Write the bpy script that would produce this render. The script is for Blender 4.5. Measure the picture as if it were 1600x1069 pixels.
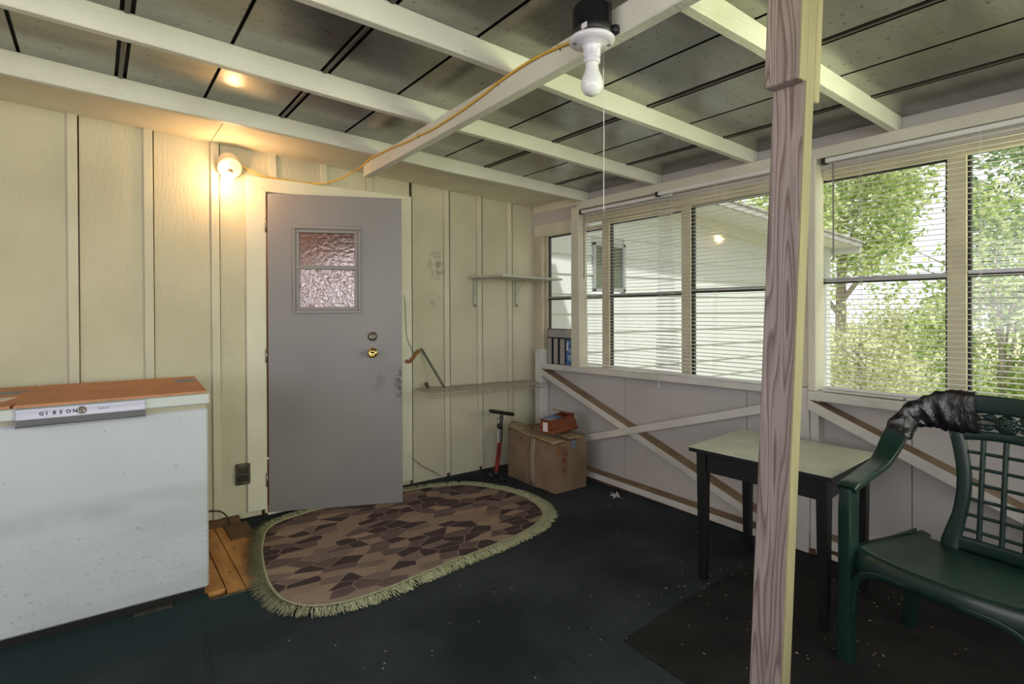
import bpy, bmesh, math, random
from mathutils import Vector, Matrix, noise
from math import sin, cos, pi, radians
S = bpy.context.scene
for o in list(bpy.data.objects): bpy.data.objects.remove(o)
COL = S.collection
rnd = random.Random(7)

# ------------------------------------------------------------------ camera
cam_d = bpy.data.cameras.new('camera'); cam = bpy.data.objects.new('camera', cam_d); COL.objects.link(cam)
YAW, PIT, ROL = radians(53.4097), radians(-0.2658), radians(-0.2135)
F = Vector((cos(YAW)*cos(PIT), sin(YAW)*cos(PIT), sin(PIT)))
R0 = Vector((sin(YAW), -cos(YAW), 0)); U0 = R0.cross(F)
R = R0*cos(ROL)+U0*sin(ROL); U = -R0*sin(ROL)+U0*cos(ROL)
cam.matrix_world = Matrix(((R.x, U.x, -F.x, 0), (R.y, U.y, -F.y, 0), (R.z, U.z, -F.z, 1.28), (0, 0, 0, 1)))
cam_d.sensor_width = 36; cam_d.lens = 876.137/1600*36; cam_d.shift_y = -(534.5-488.91)/1600
cam_d.clip_start = .02; cam_d.clip_end = 400
S.camera = cam

# ------------------------------------------------------------------ light and exposure
S.view_settings.view_transform = 'Standard'; S.view_settings.look = 'None'
S.view_settings.gamma = 1; S.view_settings.use_curve_mapping = False
S.view_settings.exposure = 0.0
W = bpy.data.worlds.new('sky'); S.world = W; W.use_nodes = True
W.node_tree.nodes['Background'].inputs[0].default_value = (.93, .97, 1, 1)
W.node_tree.nodes['Background'].inputs[1].default_value = 1.45
def add_light(name, kind, loc, energy, color=(1, 1, 1), look=None, size=None, angle=None):
    d = bpy.data.lights.new(name, kind); d.energy = energy; d.color = color
    if kind == 'AREA': d.shape = 'RECTANGLE'; d.size, d.size_y = size
    if angle is not None: d.angle = angle
    o = bpy.data.objects.new(name, d); COL.objects.link(o); o.location = loc
    if look is not None: o.rotation_euler = (Vector(look)-Vector(loc)).to_track_quat('-Z', 'Y').to_euler()
    if kind == 'AREA': d.spread = radians(140)
    return o
add_light('sun', 'SUN', (0, 0, 9), 3.6, (1, .97, .92), look=(.9, 2.2, 6.2), angle=radians(2))
# added lilac-tinted fill lights, brighter than the sky, at the unseen porch openings
add_light('rear_opening_fill', 'AREA', (-.2, -2.0, 1.62), 38, (.95, .93, 1), look=(-.1, 3, 2.6), size=(3.6, .9))
add_light('left_opening_fill', 'AREA', (-2.4, .6, 1.55), 20, (.97, .90, 1), look=(3, .6, 1.8), size=(3.4, 1.1))
# added yellow-green fill light at the window wall's unseen continuation, right of frame
add_light('window_side_fill', 'AREA', (2.95, -.85, 1.42), 64, (.92, 1, .62), look=(-1.0, 1.6, 2.3), size=(1.9, 1.0))

# ------------------------------------------------------------------ materials
def mat(name, col, rough=.6, metal=0, col2=None, scale=6, stretch=(1, 1, 1), bump=0, bscale=40, bstretch=(1, 1, 1),
        spots=None, sscale=30, sthr=(.62, .7), spec=.5, emit=None, detail=6, ramp=(.35, .65), coord='Object', trans=0, coat=0):
    m = bpy.data.materials.new(name); m.use_nodes = True
    n = m.node_tree.nodes; l = m.node_tree.links; b = n['Principled BSDF']
    b.inputs['Base Color'].default_value = (*col, 1); b.inputs['Roughness'].default_value = rough
    b.inputs['Metallic'].default_value = metal; b.inputs['Specular IOR Level'].default_value = spec
    b.inputs['Transmission Weight'].default_value = trans; b.inputs['Coat Weight'].default_value = coat
    tc = n.new('ShaderNodeTexCoord'); out = None
    def noi(sc, st, det=6):
        mp = n.new('ShaderNodeMapping'); mp.inputs['Scale'].default_value = st; l.new(tc.outputs[coord], mp.inputs[0])
        t = n.new('ShaderNodeTexNoise'); t.inputs['Scale'].default_value = sc; t.inputs['Detail'].default_value = det
        l.new(mp.outputs[0], t.inputs[0]); return t.outputs[0]
    def rmp(src, a, c):
        r = n.new('ShaderNodeMapRange'); r.inputs[1].default_value = a; r.inputs[2].default_value = c; l.new(src, r.inputs[0]); return r.outputs[0]
    if col2:
        mx = n.new('ShaderNodeMix'); mx.data_type = 'RGBA'; mx.inputs[6].default_value = (*col, 1); mx.inputs[7].default_value = (*col2, 1)
        l.new(rmp(noi(scale, stretch, detail), *ramp), mx.inputs[0]); out = mx.outputs[2]
    if spots:
        mx = n.new('ShaderNodeMix'); mx.data_type = 'RGBA'; mx.inputs[6].default_value = (*col, 1); mx.inputs[7].default_value = (*spots, 1)
        if out: l.new(out, mx.inputs[6])
        l.new(rmp(noi(sscale, (1, 1, 1), 3), *sthr), mx.inputs[0]); out = mx.outputs[2]
    if out: l.new(out, b.inputs['Base Color'])
    if bump:
        bp = n.new('ShaderNodeBump'); bp.inputs['Strength'].default_value = bump; bp.inputs['Distance'].default_value = .01
        l.new(noi(bscale, bstretch, 8), bp.inputs['Height']); l.new(bp.outputs[0], b.inputs['Normal'])
    if emit: b.inputs['Emission Color'].default_value = (*emit[:3], 1); b.inputs['Emission Strength'].default_value = emit[3]
    return m
M = {}
M['siding'] = mat('rough sawn cream siding', (.62, .575, .43), .75, col2=(.54, .50, .37), scale=2.2, bump=.55, bscale=26, bstretch=(3.2, 1, .55), spots=(.45, .42, .33), sscale=9, sthr=(.72, .9), spec=.25)
M['batten'] = mat('cream painted batten', (.64, .60, .46), .65, col2=(.56, .525, .40), scale=3, bump=.15, bscale=40, bstretch=(3, 3, .4))
M['trim'] = mat('cream painted trim', (.74, .70, .57), .55, col2=(.66, .62, .49), scale=4, bump=.12, bscale=40)
M['beam'] = mat('white painted beam', (.74, .72, .62), .5, col2=(.64, .62, .53), scale=3, stretch=(1, 1, 1), bump=.25, bscale=30, bstretch=(.5, 4, 4), spots=(.40, .37, .30), sscale=34, sthr=(.74, .8))
M['board'] = mat('white painted lumber', (.70, .675, .62), .55, col2=(.60, .575, .53), scale=5, bump=.2, bscale=40, spots=(.42, .36, .30), sscale=28, sthr=(.70, .8))
M['panel'] = mat('white painted sheathing', (.56, .53, .51), .6, col2=(.49, .46, .445), scale=2.5, bump=.08, bscale=20, spots=(.42, .38, .33), sscale=22, sthr=(.74, .84))
M['raw'] = mat('dusty unpainted wood', (.33, .235, .145), .8, col2=(.22, .15, .09), scale=7, bump=.3, bscale=60)
M['brick'] = mat('dark red brick', (.16, .072, .045), .9, col2=(.07, .04, .03), scale=14, bump=.6, bscale=50)
M['metal'] = mat('weathered galvanised roof sheet', (.215, .21, .19), .24, .95, col2=(.36, .36, .335), scale=1.6, stretch=(1, 3, 1), bump=.12, bscale=9, spots=(.10, .095, .08), sscale=48, sthr=(.62, .74))
M['darkmetal'] = mat('dark seam', (.02, .02, .018), .7)
M['rib'] = mat('dark seam rib', (.10, .085, .075), .35, .7)
M['carpet'] = mat('dark green outdoor carpet', (.021, .028, .033), .95, col2=(.052, .063, .072), scale=2.0, bump=.9, bscale=260, spots=(.06, .06, .055), sscale=70, sthr=(.66, .8), spec=.15)
def carpet_wear():
    m = M['carpet']; n = m.node_tree.nodes; l = m.node_tree.links; b = n['Principled BSDF']; src = b.inputs['Base Color'].links[0].from_socket
    tc = n.new('ShaderNodeTexCoord'); sp = n.new('ShaderNodeSeparateXYZ'); l.new(tc.outputs['Object'], sp.inputs[0])
    nz = n.new('ShaderNodeTexNoise'); nz.inputs['Scale'].default_value = 1.3; l.new(tc.outputs['Object'], nz.inputs[0])
    def lin(sock, a, c):
        r = n.new('ShaderNodeMapRange'); r.inputs[1].default_value = a; r.inputs[2].default_value = c; l.new(sock, r.inputs[0]); return r.outputs[0]
    def math(op, a, c):
        q = n.new('ShaderNodeMath'); q.operation = op
        for k, v in enumerate((a, c)):
            if isinstance(v, float): q.inputs[k].default_value = v
            else: l.new(v, q.inputs[k])
        return q.outputs[0]
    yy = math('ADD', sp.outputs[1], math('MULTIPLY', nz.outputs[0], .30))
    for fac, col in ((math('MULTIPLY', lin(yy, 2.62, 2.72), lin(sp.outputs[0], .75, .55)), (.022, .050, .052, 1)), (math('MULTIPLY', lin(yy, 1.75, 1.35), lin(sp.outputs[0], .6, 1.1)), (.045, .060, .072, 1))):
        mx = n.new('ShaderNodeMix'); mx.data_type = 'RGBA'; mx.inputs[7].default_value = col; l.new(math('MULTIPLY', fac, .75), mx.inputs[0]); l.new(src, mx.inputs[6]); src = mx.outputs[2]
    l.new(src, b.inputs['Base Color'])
carpet_wear()
M['mat'] = mat('charcoal carpet remnant', (.026, .024, .024), .95, col2=(.042, .039, .038), scale=5, bump=1, bscale=300, spots=(.075, .065, .06), sscale=150, sthr=(.66, .8), spec=.15)
M['ply'] = mat('orange subfloor board', (.56, .29, .09), .6, col2=(.36, .15, .04), scale=5, stretch=(3, 1, 1), bump=.15, bscale=40, spots=(.05, .025, .015), sscale=26, sthr=(.66, .72))
M['doorpaint'] = mat('grey painted door', (.262, .243, .243), .42, col2=(.235, .218, .22), scale=2.2, bump=.05, bscale=30)
M['freezer'] = mat('white enamel freezer', (.60, .62, .64), .35, col2=(.53, .55, .57), scale=1.8, spots=(.27, .27, .29), sscale=22, sthr=(.69, .80), spec=.5)
M['freezerlid'] = mat('white enamel lid', (.60, .62, .60), .35)
M['gasket'] = mat('yellowed rubber gasket', (.42, .38, .28), .7)
M['alu'] = mat('brushed aluminium', (.42, .42, .46), .38, .8, col2=(.34, .34, .38), scale=8, stretch=(.3, 1, 8))
M['card'] = mat('orange brown cardboard', (.55, .26, .13), .8, col2=(.48, .22, .11), scale=5)
M['kraft'] = mat('aged brown cardboard', (.27, .185, .115), .85, col2=(.185, .12, .072), scale=5, bump=.2, bscale=30, spots=(.10, .06, .035), sscale=14, sthr=(.68, .76))
M['kraftlight'] = mat('peeling cardboard liner', (.36, .27, .155), .85, col2=(.25, .18, .10), scale=9)
M['tape'] = mat('faded packing tape', (.30, .235, .17), .35)
M['ink'] = mat('black ink', (.015, .015, .02), .6)
M['inkblue'] = mat('blue printed label', (.10, .11, .17), .5, col2=(.22, .24, .32), scale=60)
M['inkred'] = mat('red print', (.20, .022, .015), .7)
M['paper'] = mat('white paper', (.75, .68, .70), .7)
M['black'] = mat('black plastic', (.012, .012, .013), .45)
M['blackpaint'] = mat('scuffed black paint', (.008, .008, .009), .42, spots=(.10, .075, .055), sscale=55, sthr=(.74, .80))
M['laminate'] = mat('worn white laminate', (.60, .60, .50), .35, col2=(.50, .50, .41), scale=6, spots=(.20, .12, .06), sscale=13, sthr=(.75, .80))
M['green'] = mat('dark green plastic', (.0065, .026, .021), .33, col2=(.009, .031, .025), scale=5, bump=.03, bscale=60, spec=.6)
M['tapeblack'] = mat('shiny black plastic wrap', (.008, .007, .011), .2, bump=1, bscale=20, bstretch=(1, 2.2, .8), spec=.8)
M['porcelain'] = mat('white porcelain', (.72, .70, .76), .22)
M['oldporcelain'] = mat('aged cream porcelain', (.70, .62, .45), .4, spots=(.2, .1, .05), sscale=40, sthr=(.68, .74))
M['bulb'] = mat('frosted white bulb', (.82, .82, .80), .15)
M['lit'] = mat('glowing warm bulb', (1, .8, .5), .3, emit=(1, .56, .25, 135))
M['brass'] = mat('polished brass', (.75, .52, .18), .18, 1)
M['agedmetal'] = mat('tarnished metal', (.30, .27, .24), .35, .9)
M['yellow'] = mat('yellow cable sheath', (.72, .42, .05), .45)
M['string'] = mat('white string', (.75, .72, .68), .7)
M['wire'] = mat('grey beige coated wire', (.50, .46, .38), .5, col2=(.33, .29, .23), scale=30)
M['shelf'] = mat('grey white shelf board', (.50, .50, .43), .55)
M['blind'] = mat('off white blind slat', (.80, .79, .77), .4)
M['aluframe'] = mat('cream window frame', (.62, .56, .40), .5, col2=(.52, .46, .33), scale=8)
M['track'] = mat('dark window track', (.035, .033, .03), .6)
M['rail'] = mat('grey aluminium sash rail', (.42, .42, .45), .35, .6)
M['rod'] = mat('grey plastic wand', (.20, .18, .17), .3)
M['red'] = mat('red painted steel', (.22, .012, .008), .4)
M['cedar'] = mat('reddish cedar grain print', (.27, .075, .025), .45, col2=(.12, .030, .012), scale=9, stretch=(.6, .6, 6), bump=.1)
M['bluelabel'] = mat('blue glossy print', (.08, .17, .42), .3, col2=(.35, .38, .42), scale=12, detail=1)
M['pages'] = mat('grey page edges', (.42, .39, .35), .85, col2=(.33, .30, .27), scale=30, stretch=(1, 1, 6))
M['navy'] = mat('dark navy cover', (.012, .018, .045), .4)
M['spine'] = mat('bright blue spine', (.06, .16, .42), .4, col2=(.45, .5, .55), scale=26, detail=1, ramp=(.55, .6))
M['rust'] = mat('rusty brown strip', (.30, .13, .03), .7, col2=(.16, .07, .02), scale=30)
M['mud'] = mat('dried mud', (.12, .065, .03), .95)
M['conduit'] = mat('weathered grey metal', (.14, .13, .10), .45, .6, col2=(.06, .055, .045), scale=24)
M['fringe'] = mat('sage green cotton fringe', (.48, .49, .32), .9, col2=(.30, .31, .19), scale=90)
M['house'] = mat('white house siding', (.61, .62, .62), .6)
M['housetrim'] = mat('pale house trim', (.60, .58, .53), .6)
M['roofing'] = mat('grey roof edge', (.40, .38, .37), .8)
M['darkglass'] = mat('far window glass', (.10, .12, .09), .08, spec=.8)
M['grass'] = mat('pale dry grass', (.50, .52, .25), .95, col2=(.62, .55, .38), scale=3, bump=.5, bscale=20)
M['bark'] = mat('grey brown bark', (.34, .29, .25), .9)
M['room'] = mat('knotty pine boards', (.40, .20, .10), .5, col2=(.27, .12, .06), scale=4, stretch=(6, 6, .8))
M['litter'] = mat('wood chip litter', (.28, .17, .11), .9, col2=(.42, .40, .38), scale=9)
M['tennis'] = mat('yellow green felt', (.45, .50, .05), .9)

def freezer_mat():
    m = mat('scuffed white enamel', (.56, .58, .63), .35, col2=(.51, .53, .58), scale=1.8, spots=(.22, .22, .23), sscale=34, sthr=(.70, .78))
    n = m.node_tree.nodes; l = m.node_tree.links; b = n['Principled BSDF']; prev = b.inputs['Base Color'].links[0].from_socket
    tc = n.new('ShaderNodeTexCoord'); sp = n.new('ShaderNodeSeparateXYZ'); l.new(tc.outputs['Object'], sp.inputs[0])
    def band(z0, z1, sc, thr, col, st, src):
        a = n.new('ShaderNodeMapRange'); a.inputs[1].default_value = z0; a.inputs[2].default_value = z1; a.inputs[3].default_value = 1; a.inputs[4].default_value = 0; l.new(sp.outputs[2], a.inputs[0])
        mp = n.new('ShaderNodeMapping'); mp.inputs['Scale'].default_value = st; l.new(tc.outputs['Object'], mp.inputs[0])
        t = n.new('ShaderNodeTexNoise'); t.inputs['Scale'].default_value = sc; t.inputs['Detail'].default_value = 3; l.new(mp.outputs[0], t.inputs[0])
        r = n.new('ShaderNodeMapRange'); r.inputs[1].default_value = thr[0]; r.inputs[2].default_value = thr[1]; l.new(t.outputs[0], r.inputs[0])
        q = n.new('ShaderNodeMath'); q.operation = 'MULTIPLY'; l.new(a.outputs[0], q.inputs[0]); l.new(r.outputs[0], q.inputs[1])
        mx = n.new('ShaderNodeMix'); mx.data_type = 'RGBA'; mx.inputs[7].default_value = (*col, 1); l.new(q.outputs[0], mx.inputs[0]); l.new(src, mx.inputs[6]); return mx.outputs[2]
    o = band(.36, .46, 55, (.60, .72), (.38, .38, .40), (1, 1, 1.2), prev)
    o = band(.50, .54, 2.2, (.44, .80), (.42, .43, .44), (.6, 1, 3), o)
    l.new(o, b.inputs['Base Color']); return m
M['freezer'] = freezer_mat()
def wood_post():
    m = bpy.data.materials.new('weathered treated pine'); m.use_nodes = True
    n = m.node_tree.nodes; l = m.node_tree.links; b = n['Principled BSDF']; b.inputs['Roughness'].default_value = .75
    tc = n.new('ShaderNodeTexCoord')
    # knots distort the grain
    mp = n.new('ShaderNodeMapping'); mp.inputs['Scale'].default_value = (1, 1, .075); l.new(tc.outputs['Object'], mp.inputs[0])
    nz = n.new('ShaderNodeTexNoise'); nz.inputs['Scale'].default_value = 9; nz.inputs['Detail'].default_value = 2; l.new(mp.outputs[0], nz.inputs[0])
    mul = n.new('ShaderNodeMath'); mul.operation = 'MULTIPLY'; mul.inputs[1].default_value = 24; l.new(nz.outputs[0], mul.inputs[0])
    fr = n.new('ShaderNodeMath'); fr.operation = 'FRACT'; l.new(mul.outputs[0], fr.inputs[0])
    cr = n.new('ShaderNodeValToRGB'); e = cr.color_ramp.elements
    e[0].position = 0; e[0].color = (.37, .30, .275, 1); e[1].position = .55; e[1].color = (.31, .245, .225, 1)
    e2 = e.new(.85); e2.color = (.175, .12, .105, 1); e3 = e.new(1); e3.color = (.30, .235, .215, 1)
    l.new(fr.outputs[0], cr.inputs[0])
    n2 = n.new('ShaderNodeTexNoise'); n2.inputs['Scale'].default_value = 160; mp2 = n.new('ShaderNodeMapping'); mp2.inputs['Scale'].default_value = (1, 1, .05)
    l.new(tc.outputs['Object'], mp2.inputs[0]); l.new(mp2.outputs[0], n2.inputs[0])
    mr = n.new('ShaderNodeMapRange'); mr.inputs[3].default_value = .72; mr.inputs[4].default_value = 1.25; l.new(n2.outputs[0], mr.inputs[0])
    mx = n.new('ShaderNodeMix'); mx.data_type = 'RGBA'; mx.blend_type = 'MULTIPLY'; mx.inputs[0].default_value = 1
    l.new(cr.outputs[0], mx.inputs[6]); l.new(mr.outputs[0], mx.inputs[7])
    # knots
    last = mx.outputs[2]
    for p, r_ in KNOTS:
        d = n.new('ShaderNodeVectorMath'); d.operation = 'DISTANCE'; d.inputs[1].default_value = p; l.new(tc.outputs['Object'], d.inputs[0])
        k = n.new('ShaderNodeMapRange'); k.inputs[1].default_value = r_*.6; k.inputs[2].default_value = r_*1.15; k.inputs[3].default_value = 1; k.inputs[4].default_value = 0
        l.new(d.outputs['Value'], k.inputs[0])
        m2 = n.new('ShaderNodeMix'); m2.data_type = 'RGBA'; m2.inputs[7].default_value = (.07, .035, .03, 1)
        l.new(k.outputs[0], m2.inputs[0]); l.new(last, m2.inputs[6]); last = m2.outputs[2]
    l.new(last, b.inputs['Base Color'])
    bp = n.new('ShaderNodeBump'); bp.inputs['Strength'].default_value = .6; bp.inputs['Distance'].default_value = .003
    l.new(fr.outputs[0], bp.inputs['Height']); l.new(bp.outputs[0], b.inputs['Normal'])
    return m
KNOTS = [((1.470, .765, 1.72), .012), ((1.455, .765, 1.335), .014), ((1.432, .80, .93), .016), ((1.44, .775, 1.47), .006)]
M['post'] = wood_post()
M['postside'] = mat('yellow-tan lumber edge', (.24, .205, .12), .85, col2=(.17, .145, .085), scale=10, stretch=(1, 1, .15), bump=.3, bscale=60, bstretch=(1, 1, .1))  # yellower tan for the post faces turned toward -y

def rug_mat():
    m = bpy.data.materials.new('leaf patterned rug pile'); m.use_nodes = True
    n = m.node_tree.nodes; l = m.node_tree.links; b = n['Principled BSDF']; b.inputs['Roughness'].default_value = .95; b.inputs['Specular IOR Level'].default_value = .1
    tc = n.new('ShaderNodeTexCoord'); wp = n.new('ShaderNodeTexNoise'); wp.inputs['Scale'].default_value = 1.6; l.new(tc.outputs['Object'], wp.inputs[0])
    ad = n.new('ShaderNodeVectorMath'); ad.operation = 'MULTIPLY_ADD'; ad.inputs[1].default_value = (.10, .10, 0); l.new(wp.outputs[1], ad.inputs[0]); l.new(tc.outputs['Object'], ad.inputs[2])
    mp = n.new('ShaderNodeMapping'); mp.inputs['Rotation'].default_value = (0, 0, radians(28)); mp.inputs['Scale'].default_value = (8.0, 15, 1); l.new(ad.outputs[0], mp.inputs[0])
    v = n.new('ShaderNodeTexVoronoi'); v.voronoi_dimensions = '2D'; v.distance = 'EUCLIDEAN'; v.inputs['Scale'].default_value = 1; v.inputs['Randomness'].default_value = 1.0; l.new(mp.outputs[0], v.inputs[0])
    sx = n.new('ShaderNodeSeparateColor'); l.new(v.outputs['Color'], sx.inputs[0])
    cr = n.new('ShaderNodeValToRGB'); cr.color_ramp.interpolation = 'CONSTANT'; e = cr.color_ramp.elements
    e[0].position = 0; e[0].color = (.060, .043, .046, 1); e[1].position = .36; e[1].color = (.118, .086, .082, 1)
    for p, c in ((.54, (.235, .175, .145)), (.72, (.17, .125, .115)), (.86, (.28, .205, .16))):
        x = e.new(p); x.color = (*c, 1)
    l.new(sx.outputs[0], cr.inputs[0])
    v2 = n.new('ShaderNodeTexVoronoi'); v2.voronoi_dimensions = '2D'; v2.feature = 'DISTANCE_TO_EDGE'; v2.inputs['Scale'].default_value = 1; v2.inputs['Randomness'].default_value = 1; l.new(mp.outputs[0], v2.inputs[0])
    ed = n.new('ShaderNodeMapRange'); ed.inputs[1].default_value = .035; ed.inputs[2].default_value = .02; l.new(v2.outputs['Distance'], ed.inputs[0])
    em = n.new('ShaderNodeMix'); em.data_type = 'RGBA'; em.inputs[7].default_value = (.24, .175, .15, 1); l.new(ed.outputs[0], em.inputs[0]); l.new(cr.outputs[0], em.inputs[6])
    nz = n.new('ShaderNodeTexNoise'); nz.inputs['Scale'].default_value = 160; l.new(tc.outputs['Object'], nz.inputs[0])
    mr = n.new('ShaderNodeMapRange'); mr.inputs[3].default_value = .9; mr.inputs[4].default_value = 1.45; l.new(nz.outputs[0], mr.inputs[0])
    mx = n.new('ShaderNodeMix'); mx.data_type = 'RGBA'; mx.blend_type = 'MULTIPLY'; mx.inputs[0].default_value = 1; l.new(em.outputs[2], mx.inputs[6]); l.new(mr.outputs[0], mx.inputs[7])
    l.new(mx.outputs[2], b.inputs['Base Color'])
    bp = n.new('ShaderNodeBump'); bp.inputs['Strength'].default_value = .8; bp.inputs['Distance'].default_value = .004; l.new(nz.outputs[0], bp.inputs['Height']); l.new(bp.outputs[0], b.inputs['Normal'])
    return m
M['rug'] = rug_mat()

def glass_mat(name, tint=(1, 1, 1), bump=0, gloss=.08):
    m = bpy.data.materials.new(name); m.use_nodes = True; n = m.node_tree.nodes; l = m.node_tree.links
    n.remove(n['Principled BSDF']); out = n['Material Output']
    t = n.new('ShaderNodeBsdfTransparent'); t.inputs[0].default_value = (*tint, 1); g = n.new('ShaderNodeBsdfGlossy'); g.inputs['Roughness'].default_value = .04 if not bump else .12
    mx = n.new('ShaderNodeMixShader'); mx.inputs[0].default_value = gloss; l.new(t.outputs[0], mx.inputs[1]); l.new(g.outputs[0], mx.inputs[2]); l.new(mx.outputs[0], out.inputs[0])
    if bump:
        tc = n.new('ShaderNodeTexCoord'); nz = n.new('ShaderNodeTexNoise'); nz.inputs['Scale'].default_value = 42; nz.inputs['Detail'].default_value = 3; l.new(tc.outputs['Object'], nz.inputs[0])
        bp = n.new('ShaderNodeBump'); bp.inputs['Strength'].default_value = bump; bp.inputs['Distance'].default_value = .01; l.new(nz.outputs[0], bp.inputs['Height']); l.new(bp.outputs[0], g.inputs['Normal'])
    return m
M['glass'] = glass_mat('clear window glass', (.97, .98, .97), 0, .05)
M['doorglass'] = glass_mat('wrinkled film on door glass', (.80, .62, .58), .55, .22)
M['doorglass2'] = glass_mat('clear upper door glass', (.85, .68, .58), .12, .12)

def smudge(mn, c, rad, col, sc=14, thr=(.42, .62), amt=.8):
    m = M[mn]; n = m.node_tree.nodes; l = m.node_tree.links; b = n['Principled BSDF']; src = b.inputs['Base Color'].links[0].from_socket
    tc = n.new('ShaderNodeTexCoord'); mp = n.new('ShaderNodeMapping'); mp.vector_type = 'TEXTURE'; mp.inputs['Location'].default_value = c; mp.inputs['Scale'].default_value = rad; l.new(tc.outputs['Object'], mp.inputs[0])
    ln = n.new('ShaderNodeVectorMath'); ln.operation = 'LENGTH'; l.new(mp.outputs[0], ln.inputs[0])
    f = n.new('ShaderNodeMapRange'); f.inputs[1].default_value = 1; f.inputs[2].default_value = .4; l.new(ln.outputs['Value'], f.inputs[0])
    t = n.new('ShaderNodeTexNoise'); t.inputs['Scale'].default_value = sc; l.new(tc.outputs['Object'], t.inputs[0])
    r = n.new('ShaderNodeMapRange'); r.inputs[1].default_value = thr[0]; r.inputs[2].default_value = thr[1]; r.inputs[4].default_value = amt; l.new(t.outputs[0], r.inputs[0])
    q = n.new('ShaderNodeMath'); q.operation = 'MULTIPLY'; l.new(f.outputs[0], q.inputs[0]); l.new(r.outputs[0], q.inputs[1])
    mx = n.new('ShaderNodeMix'); mx.data_type = 'RGBA'; mx.inputs[7].default_value = (*col, 1); l.new(q.outputs[0], mx.inputs[0]); l.new(src, mx.inputs[6]); l.new(mx.outputs[2], b.inputs['Base Color'])
smudge('siding', (2.10, 3.77, 1.63), (.11, .2, .14), (.25, .235, .19), 26)
smudge('siding', (2.06, 3.77, 1.36), (.07, .2, .07), (.33, .30, .23), 20, amt=.5)
smudge('doorpaint', (1.61, 3.41, .80), (.045, .05, .14), (.05, .04, .035), 40, (.40, .58))
smudge('doorpaint', (1.50, 3.45, .84), (.12, .1, .12), (.15, .14, .135), 12, amt=.5)
smudge('freezer', (.10, -.33, .46), (.32, .1, .05), (.36, .37, .385), 5, (.3, .6), .7)
def leaf_mat(name, cols, tr=.45):
    m = bpy.data.materials.new(name); m.use_nodes = True; n = m.node_tree.nodes; l = m.node_tree.links
    n.remove(n['Principled BSDF']); out = n['Material Output']; g = n.new('ShaderNodeNewGeometry'); cr = n.new('ShaderNodeValToRGB'); e = cr.color_ramp.elements
    e[0].position = 0; e[0].color = (*cols[0], 1); e[1].position = 1; e[1].color = (*cols[-1], 1)
    for i, c in enumerate(cols[1:-1]): x = e.new((i+1)/(len(cols)-1)); x.color = (*c, 1)
    l.new(g.outputs['Random Per Island'], cr.inputs[0])
    d = n.new('ShaderNodeBsdfDiffuse'); t = n.new('ShaderNodeBsdfTranslucent'); l.new(cr.outputs[0], d.inputs[0]); l.new(cr.outputs[0], t.inputs[0])
    mx = n.new('ShaderNodeMixShader'); mx.inputs[0].default_value = tr; l.new(d.outputs[0], mx.inputs[1]); l.new(t.outputs[0], mx.inputs[2]); l.new(mx.outputs[0], out.inputs[0])
    return m
M['leaf'] = leaf_mat('fresh green leaves', [(.16, .27, .07), (.42, .55, .18), (.66, .72, .34), (.82, .84, .55)])
M['leaf2'] = leaf_mat('pale yellow green leaves', [(.36, .42, .14), (.66, .70, .36), (.84, .82, .58), (.90, .88, .72)])
M['leaf3'] = leaf_mat('darker green leaves', [(.10, .19, .08), (.26, .38, .16), (.50, .60, .32)])

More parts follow.
